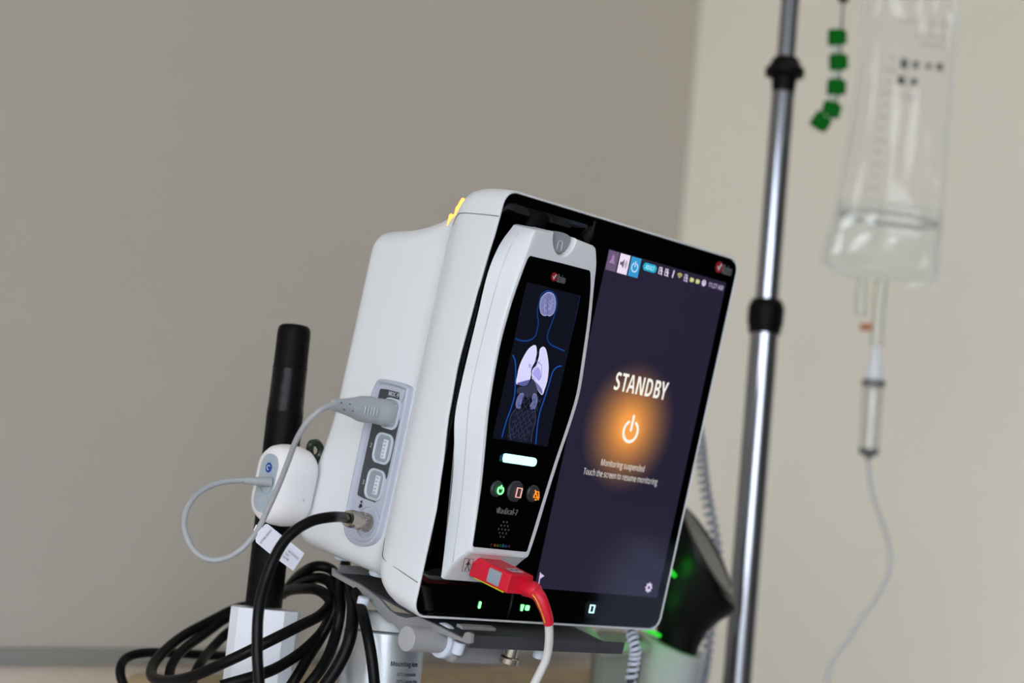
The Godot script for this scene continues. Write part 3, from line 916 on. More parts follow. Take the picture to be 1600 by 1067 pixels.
# ------------------------------------------------------------------ cables, mount and the things beside the monitor
func build_sensor_cable(m: Dictionary) -> void:
	var t := thing("sensor_cable", "red plug with grey side button and white lead hanging in front of the monitor", "cable", monitor_frame())
	var tilt := Transform3D(Basis(Vector3.RIGHT, 0.075), Vector3(0.0448, 0.0334, 0.0235))
	var hood := loft([rrect(-0.0108, 0.0108, -0.0066, 0.0066, 0.0012, -0.0175), rrect(-0.0108, 0.0108, -0.0066, 0.0066, 0.0012, 0.001), rrect(-0.0105, 0.0105, -0.0063, 0.0063, 0.0012, 0.0165), rrect(-0.01, 0.01, -0.0058, 0.0058, 0.001, 0.0174)])
	part("plug", [moved(hood, tilt)], m.red_plastic, t)
	part("side_button", [moved(loft([rrect(-0.0055, 0.0055, -0.0046, 0.0046, 0.0006, -0.0004), rrect(-0.0054, 0.0054, -0.0045, 0.0045, 0.0006, 0.0008), rrect(-0.005, 0.005, -0.0041, 0.0041, 0.0005, 0.0011)]), tilt * Transform3D(Basis(Vector3(0, 0, 1), Vector3(0, 1, 0), Vector3(-1, 0, 0)), Vector3(-0.0107, 0, 0.0045)))], m.pad_grey, t)
	var lab := part("label", [moved(shift(box(0.0105, 0.0003, 0.0075, 0.0001), 0.001, 0.0064, 0.0085), tilt)], m.paper_grey, t)
	write("lettering", "RD SET", m.ink, lab, -0.0042, 0.0042, -0.0012, 0.0012, tilt * Transform3D(Basis(Vector3.RIGHT, -PI / 2), Vector3(0.001, 0.0066, 0.0085)), 0.0001)
	part("yellow_edge", [moved(tube([Vector3(-0.0104, -0.0063, -0.013), Vector3(-0.0104, -0.0063, 0.015)], 0.0004, 6), tilt)], m.yellow, t)
	var boot := [Vector3(0.05122, 0.03003, 0.0405), Vector3(0.04921, 0.03105, 0.048), Vector3(0.04919, 0.02867, 0.0545), Vector3(0.05128, 0.02361, 0.058), Vector3(0.05427, 0.01846, 0.0595), Vector3(0.05763, 0.01263, 0.06)]
	part("strain_relief", [tube(spline([boot[0], boot[1], boot[2].lerp(boot[1], 0.45)], 4), [0.0054, 0.0054, 0.0054, 0.0054, 0.0053, 0.0053, 0.0052, 0.0051, 0.0046], 18)], m.red_plastic, t)
	var bp := spline(boot.slice(1), 6)
	var br := []
	for i in bp.size(): br.append(lerpf(0.0046, 0.0032, float(i) / bp.size()))
	part("boot", [tube(bp, br, 16)], m.red_plastic, t)
	var yl := []
	for i in range(4, bp.size() - 2): yl.append(bp[i] + Vector3(-br[i] * 0.93, -0.0009, 0.0004))
	part("yellow_edge", [tube(yl, 0.0004, 6)], m.yellow, t)
	part("lead", [tube(spline([Vector3(0.05696, 0.01383, 0.06), Vector3(0.06036, 0.00648, 0.0595), Vector3(0.06398, -0.001999, 0.058), Vector3(0.06642, -0.01071, 0.056), Vector3(0.06627, -0.01869, 0.054), Vector3(0.06553, -0.0267, 0.052), Vector3(0.06382, -0.03721, 0.05)], 6), 0.0027, 14)], m.white_cable, t)


func build_module(m: Dictionary) -> void:
	var at := Transform3D(monitor_frame().basis, Vector3(0.9281, 1.1513, -0.7265))
	var t := thing("sensor_module", "small rounded white sensor box with grey face clipped to the black pole", "module", at)
	# the grey face looks the way the monitor's side does
	var rs := []
	for k in 9:
		var a := -PI / 2 + PI * k / 8
		var g := 1.0 - 0.5 * (1.0 - pow(cos(a), 0.62))
		rs.append(rrect(-0.0185 * g, 0.0185 * g, -0.0275 * (0.3 + 0.7 * g), 0.0275 * (0.3 + 0.7 * g), 0.0165 * g, 0.0158 * sin(a), 8))
	var sf := Transform3D(Basis(Vector3(0, 0, 1), Vector3(0, 1, 0), Vector3(-1, 0, 0)), Vector3.ZERO)
	part("shell", [moved(loft(rs), sf)], m.module_white, t)
	part("face", [moved(loft([rrect(-0.0094, 0.0094, -0.0198, 0.0198, 0.0085, 0.0125, 8), rrect(-0.0094, 0.0094, -0.0198, 0.0198, 0.0085, 0.016, 8), rrect(-0.0085, 0.0085, -0.0189, 0.0189, 0.0077, 0.0163, 8)]), sf)], m.module_grey, t)
	var dot := part("indicator", [moved(lathe([Vector2(0.0034, 0), Vector2(0.0034, 0.0004), Vector2(0.0001, 0.0004)], 24), sf * Transform3D(Basis(Vector3(1, 0, 0), Vector3(0, 0, 1), Vector3(0, -1, 0)), Vector3(0.0, 0.0105, 0.0161)))], m.blue_print, t)
	part("sign", [moved(tube(flat3(arc(Vector2(0.0, 0.0105), 0.0015, 0.5, 5.2, 14), 0.0166), 0.0003, 6), sf)], m.pale_print, dot)
	part("socket", [moved(lathe([Vector2(0.0056, 0), Vector2(0.0056, 0.0008), Vector2(0.0048, 0.0012), Vector2(0.0046, 0.0004)], 24), sf * Transform3D(Basis(Vector3(1, 0, 0), Vector3(0, 0, 1), Vector3(0, -1, 0)), Vector3(0.0012, -0.0018, 0.0161)))], m.module_grey, t)
	part("finger_grip", [moved(tube(flat3(arc(Vector2(0.0035, -0.0135), 0.0042, 1.2, 3.6, 10), 0.0163), 0.0007, 6), sf)], m.port_grey, t)
	part("bell_sign", [moved(tube(flat3([Vector2(-0.0072, -0.0105), Vector2(-0.0064, -0.0078), Vector2(-0.0046, -0.0078), Vector2(-0.0038, -0.0105)], 0.0164), 0.0003, 5, true), sf)], m.port_grey, t)
	part("emblem", [moved(shift(box(0.0022, 0.0006, 0.0004, 0.0001), 0, -0.006, 0), Transform3D(Basis(Vector3.UP, 0.0), Vector3(0.004, 0, 0.0186))), moved(shift(box(0.0006, 0.0022, 0.0004, 0.0001), 0, -0.006, 0), Transform3D(Basis(), Vector3(0.004, 0, 0.0186)))], m.pale_print, t)
	# the clip that holds it
	part("clip", [tube(spline(own(t, [Vector3(0.9432, 1.1810, -0.7197), Vector3(0.9452, 1.1758, -0.7216), Vector3(0.9485, 1.1718, -0.7209), Vector3(0.9519, 1.1740, -0.7187), Vector3(0.9518, 1.1789, -0.7177), Vector3(0.9482, 1.1824, -0.7188)]), 4, true), 0.0026, 8, true), tube(own(t, [Vector3(0.9551, 1.1726, -0.7254), Vector3(0.9571, 1.1640, -0.7241), Vector3(0.9575, 1.1484, -0.7272), Vector3(0.9577, 1.1350, -0.7299)]), 0.0045, 8)], m.clip_green, t)


func build_module_cable(m: Dictionary) -> void:
	var t := thing("module_cable", "light grey lead looping from the white sensor box to the monitor's uppermost side socket", "cable", monitor_frame())
	var ends := [Vector3(0.004, 0.1163, -0.0655), Vector3(-0.05, 0.1162, -0.0615)]
	var d: Vector3 = ends[1] - ends[0]
	var rings := []
	for k in [[-0.02, 0.0066, 0.0088], [0.08, 0.0068, 0.0088], [0.2, 0.0068, 0.0086], [0.26, 0.0066, 0.0082], [0.3, 0.0068, 0.0086], [0.38, 0.007, 0.0088], [0.5, 0.0064, 0.0082], [0.62, 0.005, 0.0066], [0.75, 0.0042, 0.0054], [0.9, 0.0034, 0.0042], [0.98, 0.003, 0.0036], [1.0, 0.0026, 0.003]]:
		var c: Vector3 = ends[0] + d * k[0]
		c += Vector3(0, 0, -0.0035) * smoothstep(0.0, 0.3, k[0]) * (1.0 - smoothstep(0.5, 1.0, k[0]))
		var ring := PackedVector3Array()
		for i in 20: ring.append(c + Vector3(0, sin(TAU * i / 20) * k[2], cos(TAU * i / 20) * k[1]))
		rings.append(ring)
	part("plug", [loft(rings)], m.plug_grey, t)
	var grip := []
	for k in 5: grip.append(shift(box(0.0009, 0.0052, 0.0008, 0.0003), ends[0].x + d.x * (0.32 + 0.05 * k), ends[0].y + d.y * (0.32 + 0.05 * k), ends[0].z + d.z * (0.32 + 0.05 * k) + 0.0036))
	for g in grip: part("grip_rib", [g], m.plug_pale, t)
	for k in 4: part("vent_hole", [shift(box(0.0012, 0.0006, 0.0005, 0.0002), ends[0].x + d.x * (0.7 + 0.07 * k), ends[0].y + d.y * (0.7 + 0.07 * k) + (0.0022 if k % 2 else -0.0018), ends[0].z + d.z * (0.7 + 0.07 * k) + 0.0029)], m.ink, t)
	var path := own(t, [Vector3(0.8578, 1.2006, -0.6412), Vector3(0.8512, 1.1979, -0.6419), Vector3(0.8478, 1.1948, -0.6444), Vector3(0.8468, 1.1867, -0.652), Vector3(0.8517, 1.1761, -0.662), Vector3(0.8592, 1.1641, -0.6719), Vector3(0.8664, 1.1485, -0.6831), Vector3(0.8707, 1.1311, -0.6938), Vector3(0.8719, 1.1198, -0.7002), Vector3(0.8698, 1.1098, -0.7062), Vector3(0.8661, 1.1021, -0.7141), Vector3(0.8603, 1.0981, -0.7247), Vector3(0.8562, 1.1027, -0.7362), Vector3(0.8552, 1.1138, -0.7451), Vector3(0.8572, 1.1247, -0.7489), Vector3(0.8635, 1.1354, -0.7496), Vector3(0.8727, 1.1431, -0.7482), Vector3(0.8839, 1.1485, -0.7438), Vector3(0.8965, 1.1513, -0.7359), Vector3(0.9105, 1.1522, -0.7242)])
	part("lead", [tube(spline(path, 6), 0.00185, 12)], m.lead_grey, t)
	var e := path.size()
	part("module_plug", [tube(spline([path[e - 2], path[e - 2].lerp(path[e - 1], 0.5), path[e - 1]], 4), [0.0024, 0.0025, 0.0026, 0.0027, 0.0028, 0.0029, 0.0031, 0.0033, 0.0034], 16)], m.plug_grey, t)
	# paper tag folded round the lead
	var o := Vector3(0.8715, 1.1195, -0.698)
	var inv := t.transform.affine_inverse()
	var q := []
	for p in [Vector3(0.8701, 1.1231, -0.7005), Vector3(0.8721, 1.1215, -0.6967), Vector3(0.8726, 1.1238, -0.6953), Vector3(0.8733, 1.1242, -0.6939), Vector3(0.8792, 1.1176, -0.6858), Vector3(0.8905, 1.1079, -0.6752), Vector3(0.8886, 1.0961, -0.6811), Vector3(0.8771, 1.1055, -0.6922), Vector3(0.8714, 1.1120, -0.7), Vector3(0.8709, 1.1144, -0.7004), Vector3(0.8712, 1.1174, -0.6991), Vector3(0.8699, 1.1193, -0.7019)]: q.append(inv * p)
	var nrm: Vector3 = (q[4] - q[3]).cross(q[7] - q[3]).normalized()
	var front := PackedVector3Array()
	var back := PackedVector3Array()
	for p in q:
		front.append(p + nrm * 0.00015)
		back.append(p - nrm * 0.00015)
	var tg := part("paper_tag", [loft([front, back])], m.paper, t)
	var ex: Vector3 = (q[5] - q[4]).normalized()
	var ez := nrm if (inv.basis * Vector3(-0.8502, -0.1215, 0.5123)).dot(nrm) > 0 else -nrm
	ex = (ex - ez * ex.dot(ez)).normalized()
	var tf := Transform3D(Basis(ex, ez.cross(ex), ez), inv * Vector3(0.8826, 1.1079, -0.6834) + ez * 0.0012)
	write("lettering", "V798-RX01", m.ink, tg, 0.0, 0.011, 0.0158, 0.017, tf * Transform3D(Basis(Vector3(0, 0, 1), PI * 0.5), Vector3(0.0, -0.0065, 0)), 0.0001)
	write("lettering", "1967701A320", m.ink, tg, 0.0, 0.0088, 0.0006, 0.002, tf, 0.0001)
	write("lettering", "02C", m.ink, tg, 0.0, 0.003, -0.0016, -0.0004, tf, 0.0001)
	write("lettering", "027XB", m.ink, tg, 0.0, 0.0045, -0.004, -0.0027, tf, 0.0001)


func build_hose(m: Dictionary) -> void:
	var t := thing("pressure_hose", "thick black hose with silver connector plugged into the monitor's round side socket", "hose", monitor_frame())
	var a := Vector3(0.006, 0.0438, -0.0646)
	var b: Vector3 = Vector3(-0.022, 0.04668, -0.05631)
	var xf := along(a, b)
	var l := a.distance_to(b)
	part("connector", [moved(lathe([Vector2(0.0052, 0), Vector2(0.0058, l * 0.1), Vector2(0.0058, l * 0.3), Vector2(0.0053, l * 0.34), Vector2(0.0056, l * 0.38), Vector2(0.0056, l * 0.58), Vector2(0.0052, l * 0.6), Vector2(0.0052, l * 0.66), Vector2(0.0058, l * 0.68), Vector2(0.0058, l * 0.86), Vector2(0.0053, l * 0.9), Vector2(0.0053, l * 0.98), Vector2(0.005, l)], 32), xf)], m.nickel, t)
	for k in 10: part("knurl", [moved(shift(box(0.0009, l * 0.16, 0.0009, 0.0003), 0, l * 0.48, 0.0057), xf * Transform3D(Basis(Vector3.UP, TAU * k / 10), Vector3.ZERO))], m.nickel, t)
	var path := [b + (a - b) * 0.06, b + (b - a) * 0.2] + own(t, [Vector3(0.8724, 1.1323, -0.6418), Vector3(0.8639, 1.1306, -0.6447), Vector3(0.8574, 1.1279, -0.6483), Vector3(0.8507, 1.1225, -0.6528), Vector3(0.8447, 1.1144, -0.6569), Vector3(0.84, 1.1034, -0.6595), Vector3(0.8363, 1.0900, -0.6611), Vector3(0.8332, 1.0792, -0.661), Vector3(0.831, 1.0678, -0.6596), Vector3(0.8301, 1.0565, -0.6578), Vector3(0.8296, 1.0446, -0.6556), Vector3(0.8309, 1.0298, -0.6531), Vector3(0.8344, 1.0138, -0.6511)])
	part("hose", [tube(spline(path, 6), 0.0034, 16)], m.black_hose, t)


func build_coil(m: Dictionary) -> void:
	var t := thing("cable_coil", "black cable wound in wide loose loops below the white sensor box", "cable", Transform3D(Basis(), Vector3(0.9731, 1.0190, -0.7514)))
	var loops := [
		[0.0038, [Vector3(0.9986, 1.0765, -0.7737), Vector3(0.9864, 1.0807, -0.7539), Vector3(0.9692, 1.0832, -0.7232), Vector3(0.962, 1.0799, -0.7066), Vector3(0.9598, 1.0743, -0.702), Vector3(0.9451, 1.0670, -0.6987), Vector3(0.9276, 1.0603, -0.7), Vector3(0.9065, 1.0488, -0.7085), Vector3(0.8958, 1.0345, -0.7297), Vector3(0.8966, 1.0201, -0.761), Vector3(0.9046, 1.0139, -0.7883), Vector3(0.9147, 1.0137, -0.8106), Vector3(0.929, 1.0198, -0.8245), Vector3(0.947, 1.0291, -0.8314), Vector3(0.9678, 1.0398, -0.8334), Vector3(0.9879, 1.0513, -0.8266), Vector3(1.0043, 1.0619, -0.8164), Vector3(1.0191, 1.0675, -0.8003)]],
		[0.0035, [Vector3(0.9361, 1.0112, -0.8147), Vector3(0.9433, 1.0202, -0.8202), Vector3(0.9572, 1.0304, -0.8239), Vector3(0.9788, 1.0413, -0.8245), Vector3(0.9988, 1.0562, -0.8171), Vector3(1.0314, 1.0650, -0.8098)]],
		[0.0035, [Vector3(0.9444, 1.0109, -0.8009), Vector3(0.9531, 1.0229, -0.8033), Vector3(0.9756, 1.0335, -0.8122), Vector3(0.993, 1.0477, -0.8092), Vector3(1.0440, 1.0606, -0.8191)]],
		[0.0034, [Vector3(1.0396, 1.0245, -0.835), Vector3(1.0115, 1.0247, -0.8425), Vector3(0.9813, 1.0253, -0.8534), Vector3(0.9553, 1.0249, -0.8576), Vector3(0.942, 1.0209, -0.8612), Vector3(0.9332, 1.0137, -0.8579), Vector3(0.9318, 1.0045, -0.8527), Vector3(0.9327, 0.9954, -0.8436)]],
		[0.0038, [Vector3(0.8873, 1.0180, -0.7282), Vector3(0.9012, 1.0257, -0.7131), Vector3(0.9154, 1.0313, -0.7077), Vector3(0.933, 1.0392, -0.7059), Vector3(0.945, 1.0475, -0.7035), Vector3(0.9561, 1.0570, -0.7023), Vector3(0.9653, 1.0677, -0.7041), Vector3(0.9693, 1.0786, -0.7047), Vector3(0.9744, 1.0880, -0.7135), Vector3(0.9781, 1.0909, -0.726), Vector3(0.9857, 1.0878, -0.7436), Vector3(1.0001, 1.0791, -0.7706)]],
		[0.0037, [Vector3(0.9261, 1.0192, -0.7026), Vector3(0.9319, 1.0298, -0.7001), Vector3(0.9417, 1.0401, -0.701), Vector3(0.9517, 1.0507, -0.7014), Vector3(0.9573, 1.0638, -0.6987), Vector3(0.9623, 1.0770, -0.6972), Vector3(0.9748, 1.0886, -0.7068), Vector3(0.9813, 1.0974, -0.7193), Vector3(0.9792, 1.0984, -0.7323), Vector3(0.9904, 1.0897, -0.7548), Vector3(1.0072, 1.0753, -0.7791)]],
		[0.0037, [Vector3(0.9275, 1.0206, -0.6902), Vector3(0.9342, 1.0314, -0.6862), Vector3(0.944, 1.0430, -0.6867), Vector3(0.9525, 1.0580, -0.6886), Vector3(0.9556, 1.0733, -0.6896), Vector3(0.9699, 1.0876, -0.7015), Vector3(0.9855, 1.1027, -0.711)]],
		[0.0042, [Vector3(0.915, 1.0236, -0.6672), Vector3(0.9201, 1.0381, -0.6612), Vector3(0.9237, 1.0515, -0.6579), Vector3(0.9281, 1.0641, -0.6592), Vector3(0.9466, 1.0788, -0.6739), Vector3(0.9757, 1.0945, -0.7)]],
		[0.0037, [Vector3(0.9508, 1.0851, -0.6751), Vector3(0.9314, 1.0721, -0.6539), Vector3(0.9244, 1.0588, -0.6432), Vector3(0.9237, 1.0452, -0.6379), Vector3(0.925, 1.0274, -0.6341)]]]
	for l in loops:
		part("cable_loop", [tube(spline(own(t, l[1]), 6), l[0], 12)], m.black_cable, t)


func build_pole(m: Dictionary) -> void:
	var y1 := 1.2655
	var y2 := 1.2339
	var y3 := 1.2030
	var y0 := 1.0666
	var t := thing("support_pole", "upright matt black pole with a rounded top standing behind the monitor", "pole", Transform3D(Basis(), Vector3(0.9605, y0, -0.7586)))
	part("shaft", [lathe([Vector2(0.0128, 0.001), Vector2(0.0128, y3 - y0 - 0.0008), Vector2(0.0125, y3 - y0)], 40)], m.black_matt, t)
	part("sleeve", [lathe([Vector2(0.0128, y3 - y0), Vector2(0.01295, y3 - y0 + 0.0012), Vector2(0.0125, y3 - y0 + 0.0035), Vector2(0.0121, y2 - y0 - 0.0005), Vector2(0.0119, y2 - y0)], 40)], m.black_sleeve, t)
	part("cap", [lathe([Vector2(0.0123, y2 - y0 + 0.0001), Vector2(0.0123, y2 - y0 + 0.0008), Vector2(0.0119, y2 - y0 + 0.0025), Vector2(0.0117, y1 - y0 - 0.005), Vector2(0.011, y1 - y0 - 0.002), Vector2(0.0094, y1 - y0 - 0.0005), Vector2(0.007, y1 - y0), Vector2(0.0002, y1 - y0 + 0.0002)], 40)], m.black_matt, t)
	# aluminium block it stands in, on a post that goes to the floor
	var b := thing("pole_block", "pale aluminium block with chamfered edges holding the foot of the black pole", "bracket", Transform3D(Basis(Vector3(0.5051, 0, 0.8631), Vector3.UP, Vector3(-0.8631, 0, 0.5051)), Vector3(0.9605, 0, -0.7586)))
	var sec := PackedVector2Array([Vector2(-0.0215, 0.004), Vector2(-0.0205, 0.012), Vector2(-0.014, 0.0195), Vector2(0.0175, 0.0185), Vector2(0.0255, 0.011), Vector2(0.0255, -0.014), Vector2(-0.0215, -0.014)])
	part("body", [moved(prism(sec, y0 - 0.16, y0, 0.0006), Transform3D(Basis(Vector3(1, 0, 0), Vector3(0, 0, 1), Vector3(0, 1, 0)), Vector3.ZERO))], m.aluminium_white, b, 20)
	part("post", [lathe([Vector2(0.014, 0.0185), Vector2(0.014, y0 - 0.16)], 24)], m.grey_metal, b)


func build_mount(m: Dictionary) -> void:
	# the round post under the tray
	var at := Vector3(0.9698, 1.0508, -0.6616)
	var t := thing("mount_post", "round silver post with printed mounting instructions under the tray", "post", Transform3D(Basis(), Vector3(at.x, 0, at.z)))
	var yt := 1.0737
	var yg := 1.0614
	var R := 0.0272
	part("cap", [lathe([Vector2(R - 0.0014, yg + 0.0003), Vector2(R - 0.0004, yg + 0.0008), Vector2(R - 0.0006, yg + 0.0045), Vector2(R - 0.0022, yg + 0.0085), Vector2(R - 0.006, yt - 0.0008), Vector2(R - 0.01, yt), Vector2(0.0002, yt + 0.0004)], 56)], m.cap_grey, t)
	part("body", [lathe([Vector2(R, 0.02), Vector2(R, yg - 0.0012), Vector2(R - 0.0008, yg - 0.0004), Vector2(R - 0.002, yg)], 56)], m.silver, t)
	part("base_plate", [shift(lathe([Vector2(0.16, 0), Vector2(0.16, 0.012), Vector2(0.15, 0.018), Vector2(0.0272, 0.02)], 40), 0, 0, 0)], m.grey_metal, t)
	var lines := [["Mounting Arm", 0.0, 0.0042, true], ["GCX Corporation", 0.0072, 0.0028, false], ["3875 Cypress Drive", 0.0118, 0.0028, false], ["Petaluma, CA USA", 0.0162, 0.0028, false], ["+1 707 773 1100", 0.0206, 0.0028, false], ["Max Load: 40 lbs", 0.0262, 0.0044, true]]
	var yl := 1.0436
	for l in lines:
		# lettering wrapped round the post
		var src := lettering(l[0], l[3])
		var ar := src.get_mesh_arrays()
		var bb := src.get_aabb()
		var k: float = l[2] / bb.size.y
		var vs: PackedVector3Array = ar[Mesh.ARRAY_VERTEX]
		var ns: PackedVector3Array = ar[Mesh.ARRAY_NORMAL]
		var a0 := 0.68 if l[3] else 0.86
		for i in vs.size():
			var u := (vs[i].x - bb.position.x) * k * 0.8
			var out := R + 0.00012 + (0.0001 if vs[i].z > bb.get_center().z else 0.0)
			var a := 2.5993 - a0 + PI * 0.5 - PI * 0.5 + 0.4 - u / R
			vs[i] = Vector3(cos(a) * out, yl - l[1] + (vs[i].y - bb.position.y) * k - l[2], sin(a) * out)
			ns[i] = Vector3(cos(a), 0, sin(a))
		ar[Mesh.ARRAY_VERTEX] = vs
		ar[Mesh.ARRAY_NORMAL] = ns
		ar[Mesh.ARRAY_TANGENT] = null
		var am := ArrayMesh.new()
		am.add_surface_from_arrays(Mesh.PRIMITIVE_TRIANGLES, ar)
		put("lettering", am, m.blue_ink, t)
	# the tray on which the monitor is screwed down
	var y := thing("mounting_tray", "grey metal mounting tray with white screws and a knob under the tilted monitor", "bracket", monitor_frame())
	var X0 := 0.02
	var fl := PackedVector2Array([Vector2(-0.111, 0.003252), Vector2(-0.1017, 0.0009536), Vector2(-0.08049, 1.227e-05), Vector2(-0.05746, -0.003932), Vector2(-0.0457, -0.008286), Vector2(-0.03707, -0.009573), Vector2(-0.02818, -0.009062), Vector2(-0.02256, -0.006695), Vector2(-0.01737, -0.005078), Vector2(0.006093, -0.006129), Vector2(0.02587, -0.007173), Vector2(0.02655, -0.003731), Vector2(0.0296, -0.002072), Vector2(0.03269, -0.002429), Vector2(0.03382, -0.007775), Vector2(0.03134, -0.009286), Vector2(0.007335, -0.009902), Vector2(-0.006041, -0.01072), Vector2(-0.0154, -0.0129), Vector2(-0.02409, -0.0174), Vector2(-0.03129, -0.01898), Vector2(-0.03835, -0.01543), Vector2(-0.04475, -0.01591), Vector2(-0.05436, -0.01297), Vector2(-0.0654, -0.008181), Vector2(-0.07423, -0.006185), Vector2(-0.08752, -0.003549), Vector2(-0.1093, -0.001634)])
	var fx := Transform3D(Basis(Vector3(0, 0, 1), Vector3(0, 1, 0), Vector3(-1, 0, 0)), Vector3(X0, 0, 0))
	part("side_flange", [moved(prism(fl, -0.003, 0.0, 0.0004), fx)], m.tray_grey, y, 25)
	var p0: Vector3 = Vector3(0.02, 0.002522, -0.1086)
	var p1: Vector3 = Vector3(0.02, -0.007173, 0.02587)
	var ang := atan2(p0.y - p1.y, p1.z - p0.z)
	var tl := p0.distance_to(p1)
	var tx := Transform3D(Basis(Vector3.RIGHT, ang), (p0 + p1) / 2)
	var XR := 0.165
	part("plate", [moved(shift(box(XR - X0 - 0.002, 0.0016, tl - 0.002, 0.0004), (XR - X0) / 2 + 0.002, -0.0022, 0), tx)], m.tray_dark, y)
	part("front_lip", [moved(shift(box(XR - X0, 0.0082, 0.0018, 0.0005), (XR - X0) / 2 + 0.0032, -0.0005, tl / 2 + 0.0042), tx)], m.tray_dark, y)
	part("rear_lip", [moved(shift(box(XR - X0, 0.007, 0.002, 0.0005), (XR - X0) / 2 + 0.0032, 0.0005, -tl / 2 + 0.001), tx)], m.tray_grey, y)
	part("slide_rail", [moved(shift(box(0.03, 0.0022, 0.006, 0.0005), 0.022, 0.0036, tl / 2 - 0.012), tx)], m.tray_grey, y)
	for q in [Vector3(0.012, -0.007979, -0.06316), Vector3(0.03, -0.01535, 0.01464), Vector3(0.09821, -0.01475, 0.02)]:
		part("screw", [moved(lathe([Vector2(0.0034, -0.0048), Vector2(0.0037, -0.0042), Vector2(0.004, 0.0024), Vector2(0.0036, 0.003), Vector2(0.0026, 0.0032)], 20), Transform3D(Basis(Vector3.RIGHT, ang), q))], m.nylon, y)
	var ts: Vector3 = Vector3(0.07047, -0.01287, 0.022)
	part("thumb_screw", [moved(lathe([Vector2(0.0056, -0.0105), Vector2(0.0063, -0.0098), Vector2(0.0063, -0.0066), Vector2(0.0056, -0.006), Vector2(0.0044, -0.0056), Vector2(0.0044, 0.006)], 28), Transform3D(Basis(Vector3.RIGHT, ang), ts))], m.nickel, y)
	var kc: Vector3 = Vector3(0, -0.01623, -0.002559)
	var kx := Transform3D(Basis(Vector3(0, 0, 1), Vector3(1, 0, 0), Vector3(0, 1, 0)), kc)
	part("knob", [moved(lathe([Vector2(0.0002, -0.0001), Vector2(0.0072, 0), Vector2(0.0078, 0.0005), Vector2(0.0079, 0.003), Vector2(0.0079, 0.032)], 40), kx)], m.knob_grey, y)
	part("knob_collar", [moved(lathe([Vector2(0.008, 0.0285), Vector2(0.0108, 0.029), Vector2(0.0112, 0.0298), Vector2(0.0114, 0.0322), Vector2(0.0108, 0.0342), Vector2(0.008, 0.0345)], 40), kx)], m.nylon, y)
	part("cross_bar", [moved(shift(box(0.046, 0.0165, 0.022, 0.003), 0.056, -0.004, 0), Transform3D(Basis(), kc))], m.tray_grey, y)


